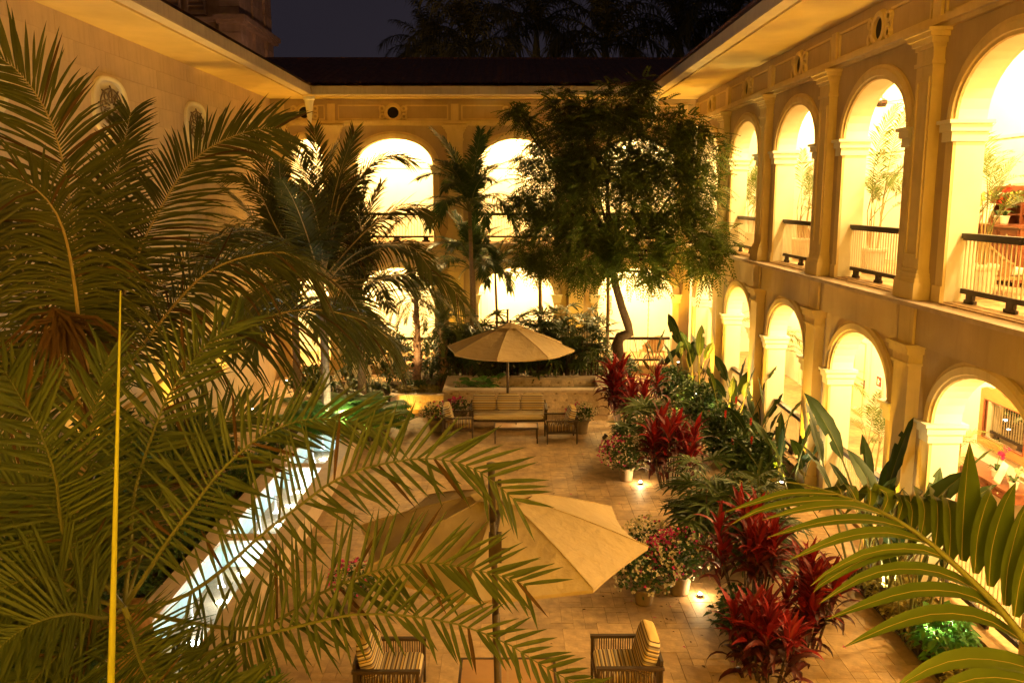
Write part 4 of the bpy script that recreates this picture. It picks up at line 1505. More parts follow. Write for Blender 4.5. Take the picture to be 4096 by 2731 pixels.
# ------------------------------------------------------------------ the feathery tree
r = random.Random(4)
tr = thing('feathery_tree', 'tall tree with a crooked trunk and dense feathery crown before the far right corner', 'tree', (3.35, 25.5, .02))
TY = 25.5
tp = [at(1426, 960, Y=TY), at(1424, 850, Y=TY), at(1418, 790, Y=TY), at(1424, 774, Y=TY), at(1446, 764, Y=TY), at(1442, 745, Y=TY), at(1428, 705, Y=TY), at(1414, 655, Y=TY), at(1404, 600, Y=TY - .1), at(1400, 540, Y=TY), at(1396, 470, Y=TY)]
tp[0].z = 0
rsx = [.17, .16, .17, .165, .15, .125, .115, .11, .10, .09, .06]
b = MB(); b.tube(tp, rsx, 10); b.build('trunk', M['bark'], tr, True, smooth=True)
LOBES = [(1400, 330, 120, 0), (1305, 335, 84, .3), (1500, 330, 104, -.3), (1275, 430, 84, -.4), (1390, 460, 130, -.8), (1530, 440, 102, -.9), (1250, 540, 66, 0), (1350, 575, 72, -.6), (1460, 575, 84, -.9), (1570, 540, 72, -1.2),
         (1206, 272, 26, .2), (1182, 254, 18, .2), (1292, 236, 40, .3), (1470, 215, 26, .2), (1474, 190, 14, .2), (1618, 612, 34, -1.4), (1606, 345, 60, -.9), (1570, 292, 40, -.6), (1640, 540, 40, -1.5), (1218, 590, 40, .2), (1405, 236, 52, .2), (1336, 268, 44, .1), (1600, 440, 56, -1.2), (1212, 365, 26, .3), (1208, 465, 40, .2), (1340, 620, 36, -.2), (1500, 628, 34, -.6), (1240, 615, 24, .3), (1660, 570, 22, -1.6)]
fork = at(1404, 600, Y=TY)
b = MB()
for vx, vy, pr, dy in LOBES:
    c = at(vx, vy, Y=TY + dy)
    mid = fork.lerp(c, .5) + Vector((r.uniform(-.2, .2), r.uniform(-.3, .3), r.uniform(-.1, .35)))
    b.tube([fork + Vector((0, 0, r.uniform(-.5, .8))), mid, c], [.055, .035, .012], 5, cap=False)
b.build('branches', M['bark'], tr, True)
b = MB()
pxm = 25.5 / (3500 / (4096 / 2352))         # metres per picture pixel at the tree
def spray(b, p, d, L, r):
    """one feather leaf with paired leaflets, drooping"""
    d = d.normalized()
    up = Vector((r.gauss(0, .35), r.gauss(0, .35), 1)).normalized()
    s = d.cross(up)
    if s.length < .1: return
    s.normalize()
    n = 7
    for k in range(1, n + 1):
        q = k / n
        c = p + d * L * q + Vector((0, 0, -.28 * L * q * q))
        ll = L * .34 * (1 - .5 * q)
        for sg in (-1, 1):
            e = c + (s * sg * .8 + d * .55).normalized() * ll + Vector((0, 0, -.22 * ll))
            m = (c + e) / 2; wv = d * (L * .052)
            b.add([c, m - wv * 1.25, e, m + wv * 1.25], [(0, 1, 2, 3)])
for vx, vy, pr, dy in LOBES:
    c = at(vx, vy, Y=TY + dy); R = pr * pxm
    nn = int(88 * (pr / 34) ** 1.9) + 40
    for k in range(nn):
        u = Vector((r.gauss(0, 1), r.gauss(0, 1), r.gauss(0, 1))).normalized()
        q = r.uniform(.5, 1.04) if pr > 45 else r.uniform(.1, 1.1)
        p = c + Vector((u.x * R, u.y * R * .9, u.z * R * .92)) * q
        d = Vector((u.x * .8 + r.gauss(0, .45), u.y * .8 + r.gauss(0, .45), u.z * .25 - .25 + r.gauss(0, .35)))
        spray(b, p, d, r.uniform(.30, .52), r)
b.build('crown', M['tree'], tr, True)

# ------------------------------------------------------------------ foreground coconut palm
cp = thing('coconut_palm', 'big coconut palm at left with broad fronds against the plain wing', 'palm', (-5.65, 10.3, 0))
cb = at(205, 1010, Y=10.3)
b = MB(); pts = [Vector((-5.65, 10.3, -.05)), Vector((cb.x - .35, 10.3, 1.6)), Vector((cb.x, 10.3, cb.z))]
b.tube(catmull(pts, 12)[0], [.17 - .005 * k for k in range(13)], 12); b.build('trunk', M['palmbark'], cp, True, smooth=True)
def custom_frond(par, px, Y0, Y1, mats, up=(0, -.78, .6), **kw):
    n = len(px)
    pts = [at(x, y, Y=Y0 + (Y1 - Y0) * k / (n - 1)) for k, (x, y) in enumerate(px)]
    b = MB(); frond(b, pts, up, mi=(0, 1, 2), **kw)
    return b.build('frond', mats, par, True)
CM = [M['coco'], M['rachis'], M['dead']]
CK = dict(n=104, lmax=1.12, w=.0165, a0=78, a1=34, v=.03, droop=.16, endlen=.58, t0=.14, seg=4, r0=.034, fold=.3, jit=.06)
base = (208, 985)
F1 = [base, (196, 800), (180, 600), (152, 410), (137, 342), (113, 270), (75, 205), (34, 157), (-12, 125)]
custom_frond(cp, F1, 10.2, 9.4, CM, up=(.2, -.9, .3), seed=1, **CK)
F2 = [base, (198, 920), (187, 828), (179, 715), (161, 590), (139, 510), (105, 455), (60, 420), (0, 405), (-50, 420)]
custom_frond(cp, F2, 10.1, 8.7, CM, up=(.1, -.8, .5), seed=2, **{**CK, 'droop': .55, 't0': .3})
F3 = [base, (240, 850), (267, 744), (289, 663), (311, 597), (348, 517), (376, 468), (403, 420), (437, 376), (478, 342), (533, 314), (598, 296), (640, 296)]
custom_frond(cp, F3, 10.4, 11.8, CM, up=(-.3, -.9, .3), seed=3, **{**CK, 't0': .28, 'lmax': 1.05})
F4 = [base, (270, 890), (322, 803), (366, 744), (421, 678), (476, 627), (549, 594), (641, 579), (696, 600), (730, 640)]
custom_frond(cp, F4, 10.3, 11.4, CM, up=(-.2, -.5, .9), seed=4, **{**CK, 'droop': .5, 't0': .2})
F5 = [base, (300, 930), (400, 850), (480, 790), (542, 751), (622, 726), (696, 711), (769, 717), (842, 740), (890, 775)]
custom_frond(cp, F5, 10.3, 11.6, CM, up=(-.1, -.4, .9), seed=5, **{**CK, 'droop': .55, 't0': .25})
F6 = [base, (150, 850), (90, 700), (40, 600), (-30, 520), (-90, 480)]
custom_frond(cp, F6, 10.3, 9.2, CM, up=(.3, -.7, .5), seed=6, **{**CK, 'droop': .4})
F7 = [base, (260, 880), (300, 760), (380, 640), (470, 560), (560, 530), (640, 545)]
custom_frond(cp, F7, 10.8, 13.4, CM, up=(-.2, -.5, .9), seed=7, **{**CK, 'droop': .5})
F8 = [base, (120, 900), (40, 840), (-40, 830), (-110, 860)]
custom_frond(cp, F8, 10.3, 9.6, CM, up=(.1, -.5, .9), seed=8, **{**CK, 'droop': .5})
F10 = [base, (215, 860), (225, 700), (240, 560), (262, 430), (285, 330), (300, 260)]
custom_frond(cp, F10, 10.8, 12.2, CM, up=(0, -.95, .2), seed=10, **{**CK, 'lmax': .8})
# one dead frond hanging
b = MB()
rr = random.Random(9)
hub = at(122, 706, Y=9.3)
b.tube([at(205, 990, Y=10), at(180, 800, Y=9.7), at(150, 725, Y=9.4), hub], [.03, .025, .02, .02], 5, 1, cap=False)
for k in range(70):
    e = at(122 + rr.gauss(30, 85), 706 + rr.uniform(90, 210), Y=9.3 + rr.uniform(-.5, .5))
    st = hub.lerp(at(170, 760, Y=9.5), rr.random() * .8)
    blade(b, [st, st.lerp(e, .45) + Vector((0, 0, .14)), e], [.008, .017, .003], Vector((0, -1, .2)), 0)
b.build('dead_frond', [M['dead'], M['dead']], cp, True)

# ------------------------------------------------------------------ foreground date palm
dp = thing('date_palm', 'stiff-leaved date palm filling the lower left, its fronds arching over the near parasol', 'palm', (-3.1, 7.0, 0))
dc = at(285, 1395, Y=7.0)
b = MB(); b.tube([(-3.1, 7.0, -.05), (-3.1, 7.0, 1.2), (dc.x, 7.0, dc.z)], [.24, .22, .19], 12); b.build('trunk', M['shag'], dp, True)
DM = [M['date'], M['rachis_g'], M['dead']]
DK = dict(n=50, lmax=.66, w=.0175, a0=80, a1=34, v=.26, droop=.02, t0=.14, seg=3, r0=.022, fold=.45, jit=.13, endlen=.55)
def df(px, Y0, Y1, seed, **kw):
    custom_frond(dp, [(285, 1395)] + px, Y0, Y1, DM, seed=seed, **{**DK, **kw})
df([(395, 1228), (439, 1170), (491, 1100), (557, 1034), (615, 994), (689, 965), (740, 961), (791, 964), (834, 974), (880, 990)], 7.0, 7.6, 21)
df([(400, 1380), (510, 1310), (600, 1228), (696, 1155), (747, 1116), (802, 1087), (857, 1070), (923, 1057), (981, 1052), (1040, 1059), (1095, 1079), (1142, 1112), (1186, 1152)], 7.0, 6.7, 22)
df([(440, 1430), (600, 1440), (740, 1360), (868, 1309), (923, 1296), (981, 1291), (1040, 1298), (1113, 1313), (1168, 1327), (1212, 1345)], 6.9, 6.5, 23)
df([(330, 1500), (388, 1540), (476, 1499), (586, 1463), (732, 1426), (820, 1410), (930, 1413), (1033, 1428), (1095, 1448), (1161, 1474), (1223, 1514), (1289, 1551), (1350, 1585)], 6.8, 6.0, 24, lmax=.44)
df([(300, 1250), (312, 1120), (366, 956), (403, 883), (476, 792), (531, 748), (560, 735)], 7.1, 8.2, 25)
df([(240, 1340), (170, 1290), (140, 1200), (128, 1100), (95, 1000), (40, 900), (10, 850)], 6.9, 6.0, 26, up=(.5, -.8, .2))
df([(200, 1370), (130, 1330), (60, 1330), (-30, 1370), (-80, 1420)], 6.8, 5.9, 27)
df([(230, 1320), (200, 1180), (205, 1020), (228, 900), (250, 820)], 7.1, 7.8, 28, up=(0, -.95, .3))
df([(210, 1450), (150, 1490), (80, 1560), (30, 1640)], 6.7, 5.6, 30)
df([(300, 1450), (330, 1540), (380, 1620)], 6.6, 5.4, 31)
df([(220, 1300), (160, 1180), (80, 1090), (-20, 1050)], 7.2, 7.8, 34)
df([(330, 1260), (380, 1110), (450, 1010), (530, 960), (600, 950)], 7.4, 8.6, 35)
df([(240, 1420), (160, 1410), (60, 1440), (-40, 1520)], 6.7, 5.6, 36)
df([(200, 1290), (130, 1180), (40, 1130), (-60, 1150)], 7.0, 6.4, 37)
df([(350, 1520), (450, 1575), (560, 1610), (660, 1640)], 6.4, 5.9, 41, lmax=.5)
# the closed spear leaf
b = MB()
sp = [at(250, 1760, Y=5.5), at(262, 1300, Y=5.5), at(270, 980, Y=5.55), at(277, 667, Y=5.6)]
b.tube(catmull(sp, 12)[0], [.030 - .0021 * k for k in range(13)], 7); b.build('spear_leaf', M['spear'], dp, True, smooth=True)

# ------------------------------------------------------------------ broad-leaved palm frond at the lower right, close to the lens
np_ = thing('feather_palm', 'broad-leaflet palm reaching in from the lower right corner', 'palm', (2.6, 2.2, 0))
b = MB(); b.tube([(2.9, 2.3, -.05), (2.9, 2.25, 2.0), (2.75, 2.3, 3.6)], [.09, .08, .06], 10); b.build('trunk', M['palmbark'], np_, True)
NY = lambda u: 2.75 + .55 * u
rp = [(2560, 1700), (2420, 1540), (2352, 1466), (2297, 1397), (2223, 1324), (2150, 1258), (2077, 1203), (2004, 1166), (1930, 1137), (1857, 1115), (1795, 1104)]
RP = [at(x, y, Y=NY(k / 10)) for k, (x, y) in enumerate(rp)]
b = MB(); b.tube(catmull(RP, 20)[0], [.020 * (1 - .85 * k / 20) for k in range(21)], 6); fr = b.build('frond', M['rachis_g'], np_, True, smooth=True)
def leaflet(par, px, dys, w, up, seed=0):
    n = len(px)
    pts = [at(x, y, Y=Y) for (x, y), Y in zip(px, dys)]
    Q, _ = catmull(pts, 9)
    b = MB()
    blade(b, Q, [w * q for q in (.3, .7, .92, 1, 1, .95, .82, .6, .33, .02)], Vector(up), 0, .28)
    b.tube(Q, [.0022 * (1 - .08 * k) for k in range(10)], 4, 1, cap=False)
    b.build('leaflet', [M['areca'], M['rachis']], par, True, smooth=True)
c_ = lambda x, y: (1491 + .3662 * x, 994 + .3662 * y)
low = [([(1180, 385), (900, 375), (680, 430), (480, 495)], .022, 8.6), ([(1300, 425), (1000, 425), (700, 480), (510, 575)], .024, 8), ([(1500, 520), (1250, 455), (980, 475), (710, 545)], .027, 7), ([(1650, 605), (1380, 545), (1080, 560), (740, 655)], .030, 6),
       ([(1760, 690), (1500, 625), (1200, 660), (870, 800)], .033, 5.5), ([(1850, 775), (1620, 725), (1330, 800), (1060, 960), (1030, 1000)], .035, 5), ([(2000, 900), (1760, 735), (1400, 745), (1130, 870), (1010, 960)], .03, 5), ([(2130, 1030), (1850, 880), (1550, 850), (1300, 920), (1065, 1070)], .038, 4), ([(2240, 1160), (2000, 1010), (1680, 985), (1400, 1060), (1110, 1170)], .042, 3), ([(2352, 1310), (2100, 1160), (1780, 1130), (1480, 1220), (1215, 1345)], .045, 2), ([(2600, 1560), (2280, 1440), (1960, 1415), (1700, 1500), (1500, 1640)], .055, 1), ([(2700, 1720), (2400, 1570), (2100, 1530), (1850, 1600), (1700, 1700)], .055, 0)]
for k, (px, w, j) in enumerate(low):
    m = len(px)
    Y0 = NY(.2 + .07 * j)
    leaflet(fr, [c_(*p) for p in px], [Y0 - .10 * i / (m - 1) * 2 for i in range(m)], w * .72, (.1, -.55, .8), k)
upl = [([(1210, 385), (1180, 330), (1150, 340), (1040, 400), (1000, 460)], .020), ([(1300, 425), (1260, 345), (1210, 320), (1120, 420), (1060, 500)], .022), ([(1380, 460), (1390, 360), (1350, 325), (1290, 420), (1220, 520)], .024), ([(1460, 500), (1500, 400), (1440, 345), (1380, 400), (1320, 490)], .024),
       ([(1560, 545), (1590, 430), (1530, 375), (1480, 430), (1430, 540)], .026), ([(1640, 600), (1650, 470), (1600, 400), (1560, 440), (1540, 560)], .028), ([(1700, 650), (1730, 500), (1700, 395), (1650, 400), (1640, 500)], .036), ([(1790, 720), (1810, 560), (1800, 410), (1750, 385), (1740, 460)], .038),
       ([(1880, 790), (1890, 620), (1880, 450), (1840, 395), (1830, 470)], .040), ([(1960, 800), (1965, 600), (1985, 330), (2010, 55)], .044), ([(2040, 880), (2060, 640), (2110, 450), (2150, 350), (2110, 380)], .040), ([(2130, 960), (2150, 720), (2220, 470), (2300, 310)], .044), ([(2230, 1080), (2250, 840), (2320, 560), (2380, 420)], .044),
       ([(2290, 1150), (2330, 900), (2420, 640), (2500, 500)], .046), ([(2380, 1260), (2420, 1000), (2520, 760)], .046)]
for k, (px, w) in enumerate(upl):
    m = len(px)
    u = 1 - k / 17
    leaflet(fr, [c_(*p) for p in px], [NY(.25 + .6 * u) + .16 * i / (m - 1) for i in range(m)], w * 1.6, (.45, -.88, .15), 50 + k)

# ------------------------------------------------------------------ palms in the courtyard
def palm_meshes(key, L, ll, w, n, mats, els, **kw):
    return [frond_mesh('frond', L * (1 - .08 * (k % 2)), el, bd, mats, seed=k + len(key) * 7, n=n, lmax=ll, w=w, **kw) for k, (el, bd) in enumerate(els)]
coco_m = palm_meshes('coco', 4.2, .92, .021, 66, CM, [(88, 22), (82, 36), (74, 50), (64, 62), (54, 74), (42, 82), (28, 84), (12, 76)], a0=60, a1=24, v=.1, droop=.22, t0=.16, seg=3, r0=.03)
def ringed_trunk(root, pts, r0, r1, m='palmbark', rings=26):
    P, _ = catmull(pts, rings)
    b = MB()
    Q = []; R = []
    for k, p in enumerate(P):
        rr_ = r0 + (r1 - r0) * k / rings
        Q.append(p); R.append(rr_ * 1.0)
        if k < rings:
            Q.append(p.lerp(P[k + 1], .82)); R.append(rr_ * .95)
            Q.append(p.lerp(P[k + 1], .86)); R.append(rr_ * 1.07)
    b.tube(Q, R, 10); b.build('trunk', M[m], root, smooth=False)
def coconut(label, x, y, H, n, seed, scale=1.0, r0=.13, lean=(0, 0), gr='slender coconut palms by the water channel'):
    t = thing('coconut_palm', label, 'palm', (x, y, 0), 0, gr)
    ringed_trunk(t, [(0, 0, -.05), (lean[0] * .4, lean[1] * .4, H * .5), (lean[0], lean[1], H)], r0, r0 * .72)
    crown_of(t, coco_m, n, (lean[0], lean[1], H - .02), seed=seed, scale=(.85 * scale, 1.08 * scale))
    return t
mid = coconut('slender coconut palm with pale ringed trunk, the middle one of three by the lit ferns', -4.75, 22.3, 3.85, 10, 3, .95)
MK = dict(n=64, lmax=.92, w=.019, a0=60, a1=24, v=.08, t0=.16, seg=3, r0=.03, jit=.06)
mb0 = (742, 640)
for k, (px, Y1, dr, up_) in enumerate([
        ([(738, 560), (724, 489), (712, 455), (690, 432), (664, 432)], 21.2, .45, (.1, -.9, .4)),
        ([(790, 660), (839, 652), (912, 633), (967, 625), (1022, 644), (1064, 694)], 21.4, .5, (-.1, -.5, .9)),
        ([(769, 526), (784, 477), (818, 423), (850, 380), (893, 358), (942, 366)], 22.8, .3, (-.5, -.6, .6)),
        ([(818, 553), (867, 509), (916, 480), (955, 478), (994, 500)], 21.8, .45, (-.3, -.5, .8)),
        ([(711, 441), (690, 387), (667, 330), (640, 306)], 22.9, .25, (.4, -.8, .3)),
        ([(660, 560), (633, 520), (598, 448), (570, 416), (530, 406)], 22.4, .35, (.4, -.6, .7)),
        ([(737, 480), (730, 380), (722, 296)], 23.2, .15, (0, -1, .2)),
        ([(772, 480), (794, 380), (814, 304)], 23.0, .15, (-.2, -1, .2)),
        ([(660, 600), (590, 560), (535, 548), (488, 580)], 21.8, .45, (.2, -.5, .9)),
        ([(700, 640), (640, 650), (580, 690), (550, 750)], 21.2, .5, (.2, -.5, .9)),
        ([(785, 660), (826, 720), (850, 800)], 21.0, .35, (-.2, -.7, .7)),
        ([(840, 590), (900, 560), (950, 570), (990, 620)], 21.2, .5, (-.2, -.5, .9))]):
    custom_frond(mid, [mb0] + px, 22.3, Y1, CM, up=up_, seed=300 + k, **{**MK, 'droop': dr})
coconut('slender coconut palm nearest the plain wing, its trunk darkest', -5.75, 23.4, 3.5, 20, 5, 1.0)
coconut('slender coconut palm with reddish ringed trunk beside the white lilies', -4.2, 24.6, 3.3, 16, 7, .9)

date_m = palm_meshes('date', 1.55, .30, .011, 36, [M['date'], M['rachis_g']], [(80, 50), (66, 75), (50, 95), (30, 105), (8, 90), (-18, 60)], a0=60, a1=24, v=.3, droop=.12, t0=.12, seg=2, r0=.014)
def small_date(label, x, y, H, n, seed, sc):
    t = thing('pygmy_date_palm', label, 'palm', (x, y, .28), 0, 'pygmy date palms in the end bed')
    b = MB(); r = random.Random(seed)
    P, _ = catmull([(0, 0, -.05), (.06, 0, H * .5), (.02, 0, H)], 30)
    b.tube(P, [.12 - .0015 * k for k in range(31)], 9)
    for k in range(90):
        q = P[int(30 * r.random())]; a = r.uniform(0, 2 * PI); d = Vector((math.cos(a), math.sin(a), 0))
        b.bar(q + d * .09, q + d * .16 + Vector((0, 0, .09)), .05, .03)
    b.build('trunk', M['shag'], t)
    crown_of(t, date_m, n, (.02, 0, H), seed=seed, scale=(.85 * sc, 1.1 * sc))
small_date('pygmy date palm with shaggy lit trunk beside the white lilies', -2.92, 27.3, 2.85, 30, 1, 1.0)
small_date('shorter pygmy date palm leaning right, next to the shaggy-trunked one', -2.1, 27.0, 2.0, 24, 2, .9)

areca_m = palm_meshes('areca', 2.3, .55, .018, 46, [M['green'], M['rachis_g']], [(84, 40), (74, 70), (62, 95), (46, 110), (28, 105)], a0=58, a1=24, v=.25, droop=.3, t0=.2, seg=3, r0=.016)
def tall_palm(label, x, y, H, n, seed, sc=1.0, r0=.075, z0=.28, gr=None, ms=None):
    t = thing('slender_palm', label, 'palm', (x, y, z0), 0, gr)
    ringed_trunk(t, [(0, 0, -.05), (.05, 0, H * .5), (0, 0, H)], r0, r0 * .8, 'palmbark', 34)
    crown_of(t, ms or areca_m, n, (0, 0, H), seed=seed, scale=(.85 * sc, 1.1 * sc))
tall_palm('tall slender palm before the pilaster between the two middle far arches', -1.2, 27.6, 5.5, 26, 11, 1.1, gr='slender palms in the end bed')
tall_palm('shorter slender palm with dark fronds left of the bright middle arch', -1.15, 28.6, 3.6, 26, 12, 1.0, gr='slender palms in the end bed')
tall_palm('slim palm whose trunk crosses the left side of the bright lower arch', -.42, 28.2, 3.5, 12, 13, .62, .05, gr='slender palms in the end bed')
tall_palm('slim brown palm crossing the right side of the bright lower arch, crown in the tree', .98, 28.0, 4.6, 10, 14, .7, .07, gr='slender palms in the end bed')
tall_palm('ringed palm trunk just left of the crooked tree trunk', 3.12, 27.6, 4.4, 10, 15, .7, .065, gr='slender palms in the end bed')

royal_m = palm_meshes('royal', 4.2, .95, .03, 52, [M['night'], M['night']], [(86, 40), (72, 75), (56, 105), (38, 120), (16, 115)], a0=62, a1=28, v=.3, droop=.75, t0=.14, seg=3, r0=.05, jit=.25)
def royal(label, x, y, H, seed, sc):
    t = thing('royal_palm', label, 'palm', (x, y, 0), 0, 'royal palms behind the roof')
    b = MB(); b.tube([(0, 0, 0), (0, 0, H - 1.8)], [.3, .24], 12); b.build('trunk', M['palmbark'], t, smooth=True)
    b = MB(); b.tube([(0, 0, H - 1.8), (0, 0, H - 1.2), (0, 0, H + .1)], [.25, .22, .10], 10); b.build('crownshaft', M['rachis_g'], t, smooth=True)
    crown_of(t, royal_m, 19, (0, 0, H), seed=seed, scale=(.85 * sc, 1.1 * sc))
for k, (vx, vy, Y, sc) in enumerate([(1078, 112, 44, 1.15), (1392, 106, 45, 1.2), (1232, 70, 52, 1.1), (1560, 84, 50, 1.15), (1690, 45, 47, 1.15), (985, 128, 54, .95)]):
    p = at(vx, vy, Y=Y)
    royal(['dark royal palm above the roof, its pale crownshaft at the left of the group', 'dark royal palm above the roof behind the feathery tree, crownshaft visible', 'dark royal palm set back between the two with visible crownshafts', 'dark royal palm standing tall near the eaves of the long wing', 'dark royal palm half hidden by the eaves of the long wing', 'small dark palm at the left end of the row above the roof'][k], p.x, Y, p.z, 30 + k, sc)

# ------------------------------------------------------------------ lady palms
fans = [fan_mesh('leaf', R_, n, .027, [M['rhapis'], M['rachis_g']], seed=k, stalk=s_, droop=d_) for k, (R_, n, s_, d_) in enumerate([(.36, 9, .30, .15), (.40, 10, .38, .3), (.33, 8, .34, .5), (.42, 11, .30, .2)])]
def lady_palm(label, x, y, z, rx, ry, H, n, seed, sc=1.0, gr='lady palms'):
    r = random.Random(seed)
    t = thing('lady_palm', label, 'palm', (x, y, z), 0, gr)
    canes = []
    b = MB()
    for k in range(max(5, n // 5)):
        c = Vector((r.uniform(-rx, rx), r.uniform(-ry, ry), 0)); h = H * r.uniform(.45, 1.0)
        b.tube([c, c + Vector((r.uniform(-.08, .08), r.uniform(-.08, .08), h))], [.014, .011], 5)
        canes.append((c, h))
    b.build('canes', M['bark'], t)
    for k in range(n):
        c, h = canes[k % len(canes)]
        q = 1 - .55 * r.random() ** 1.6
        inst('leaf', fans[r.randrange(4)], t, c + Vector((0, 0, h * q - .05)), (r.uniform(-.2, .2), r.uniform(-.75, .35) - (1 - q) * -.4, r.uniform(0, 2 * PI)), sc * r.uniform(.8, 1.15))
LP = [('lady palm clump at the left end of the hedge behind the planter', -1.45), ('lady palm clump behind the far parasol, left of its mast', -.55), ('lady palm clump behind the far parasol, right of its mast', .55), ('lady palm clump beside the slim brown trunk', 1.35), ('lady palm clump at the right end of the hedge behind the planter', 2.3)]
for k, (lab, x) in enumerate(LP):
    lady_palm(lab, x, 27.4 + .2 * (k % 2), .28, .55, .42, [2.15, 2.1, 2.2, 2.4, 2.25][k], 120, 60 + k, 1.2, 'lady palms behind the planter')
lady_palm('lady palm with green fans between the two far red plants', 3.55, 19.6, .0, .5, .5, 1.6, 70, 71, 1.25, 'lady palms in the side bed')
lady_palm('dark dense lady palm between the red plants and the flower pots', 3.75, 14.4, .0, .55, .62, 1.45, 130, 72, 1.2, 'lady palms in the side bed')

# ------------------------------------------------------------------ red-leaved plants
red_m = [lance_mesh('leaf', L_, w_, b_, mt, seed=k) for k, (L_, w_, b_, mt) in enumerate([(.52, .043, 60, M['red']), (.58, .047, 85, M['red']), (.48, .040, 32, M['red']), (.56, .05, 105, M['red2']), (.50, .046, 130, M['red2'])])]
def cordyline(label, x, y, heads, H, rx, ry, seed, sc=1.0):
    r = random.Random(seed)
    t = thing('red_cordyline', label, 'plant', (x, y, 0), 0, 'red-leaved plants along the path')
    b = MB(); hs = []
    for k in range(heads):
        a = r.uniform(0, 2 * PI); q = math.sqrt(r.random())
        top = Vector((rx * q * math.cos(a), ry * q * math.sin(a), H * r.uniform(.55, 1.0)))
        b.tube([(top.x * .5, top.y * .5, 0), (top.x * .85, top.y * .85, top.z * .6), top], [.016, .013, .010], 5)
        hs.append(top)
    b.build('stems', M['bark'], t)
    for top in hs:
        n = r.randint(17, 20)
        for k in range(n):
            u = k / n                                  # 0 = young upright leaves, 1 = old hanging ones
            m = red_m[2] if u < .25 else red_m[0] if u < .45 else red_m[1] if u < .62 else red_m[3] if u < .82 else red_m[4]
            inst('leaf', m, t, top + Vector((0, 0, -.55 * u * u - .08 * u)) * 1.0, (r.uniform(-.3, .3), -.55 * (1 - u) + r.uniform(-.2, .2), k * 2.4 + r.uniform(-.3, .3)), sc * r.uniform(.8, 1.12))
cordyline('tall red-leaved plant beside the planter end, farthest along the path', 3.15, 22.0, 15, 1.85, .66, .65, 81, 1.15)
cordyline('red-leaved plant behind the lit flower pot', 3.5, 18.2, 14, 1.35, .55, .5, 82, 1.1)
cordyline('bright red-leaved plant in front of the dark lady palm', 3.72, 12.55, 15, 1.5, .52, .62, 83, 1.0)
cordyline('red-leaved plant leaning over the paved path near the corner', 4.1, 11.35, 12, 1.35, .42, .5, 84, .95)
cordyline('low dark red plant at the bottom edge beside the path', 3.4, 10.5, 13, .95, .5, .45, 85, .95)

# ------------------------------------------------------------------ paddle-leaved plants
pad_m = [paddle_mesh('leaf', H_, bl_, bw_, bd_, [M['paddle'], M['rachis_g']], seed=k) for k, (H_, bl_, bw_, bd_) in enumerate([(1.1, .62, .095, 14), (1.3, .66, .10, 26), (1.0, .66, .11, 40), (1.1, .58, .092, 32), (1.4, .62, .095, 10), (.75, .62, .10, 60)])]
def paddles(label, x, y, n, seed, sc=1.0, z=0.03, rx=.3, ry=.35, tilt=.16):
    r = random.Random(seed)
    t = thing('paddle_plant', label, 'plant', (x, y, z), 0, 'paddle-leaved plants along the long wing')
    for k in range(n):
        inst('leaf', pad_m[r.randrange(6)], t, (r.uniform(-rx, rx), r.uniform(-ry, ry), 0), (r.uniform(-tilt, tilt), r.uniform(-tilt, tilt), k * 2.4 + r.uniform(-.5, .5)), sc * r.uniform(.75, 1.12))
paddles('tall dark paddle-leaved plant before the pilaster between the two nearest lower arches', 5.75, 12.9, 17, 91, 1.6, ry=.5)
paddles('paddle-leaved plant with one long leaf across the nearest lower arch', 5.85, 11.6, 11, 92, 1.25)
paddles('broad paddle-leaved plant spilling over the landing', 5.95, 13.35, 10, 97, 1.05, tilt=.3)
paddles('paddle-leaved plant lit from below beside the landing', 5.8, 17.2, 14, 93, 1.05, ry=.5)
paddles('paddle-leaved plant before the middle lower arch of the long wing', 5.8, 19.4, 12, 94, 1.05, ry=.5)
paddles('paddle-leaved plant under the second farthest pilaster of the long wing', 5.9, 22.3, 14, 95, 1.15, ry=.6)
paddles('paddle-leaved plant in the far corner where the wings meet', 5.7, 26.6, 13, 96, 1.35, ry=.6)
paddles('small paddle-leaved plant behind the farthest red plant', 4.6, 27.6, 10, 98, 1.0, ry=.4)

# ------------------------------------------------------------------ shrubs and ground cover
g = 'shrubs along the long wing'
bush('ginger_shrub', 'dark leafy shrub with red flower spikes before the second farthest lower arch', 'shrub', (5.2, 20.2, 0), .62, .8, 1.35, 620, .24, .045, M['green'], g, 101)
bush('ginger_shrub', 'dark leafy shrub with red flower spikes overhanging the path behind the landing', 'shrub', (5.35, 18.4, 0), .62, .7, 1.15, 560, .24, .045, M['green'], g, 102)
bush('ginger_shrub', 'leafy shrub beside the lit spot at the foot of a far pilaster', 'shrub', (5.25, 23.4, 0), .6, 1.0, 1.25, 560, .24, .045, M['green'], g, 103)
bush('ginger_shrub', 'leafy shrub in the bed by the far lower arch', 'shrub', (5.0, 26.2, 0), .6, 1.0, 1.1, 500, .24, .045, M['green'], g, 104)
for k, (x, y, z) in enumerate([(5.0, 19.6, 1.2), (5.2, 18.1, 1.0), (5.45, 19.1, 1.15), (4.9, 18.5, .85), (5.5, 20.6, 1.3), (4.8, 20.4, 1.0)]):
    b = MB(); b.tube([(0, 0, -.3), (0, 0, 0)], .008, 5, 1)
    for j in range(10):
        a = j * 2.4; q = j / 10
        blade(b, [(0, 0, .16 * q), (.02 * math.cos(a), .02 * math.sin(a), .16 * q + .03), (.012 * math.cos(a), .012 * math.sin(a), .16 * q + .07)], [.01, .018, .003], Vector((math.cos(a), math.sin(a), .2)), 0)
    o = b.build('flower_spike', [M['fl_red'], M['rachis_g']], None)
    o.location = (x, y, z)
    tag(o, 'red flower spike in the dark shrubs, ' + ['left of the middle arch', 'over the path edge', 'tallest above the paddle leaves', 'lowest over the path', 'at the back near the wall', 'farthest to the left'][k], 'flower', 'red flower spikes')
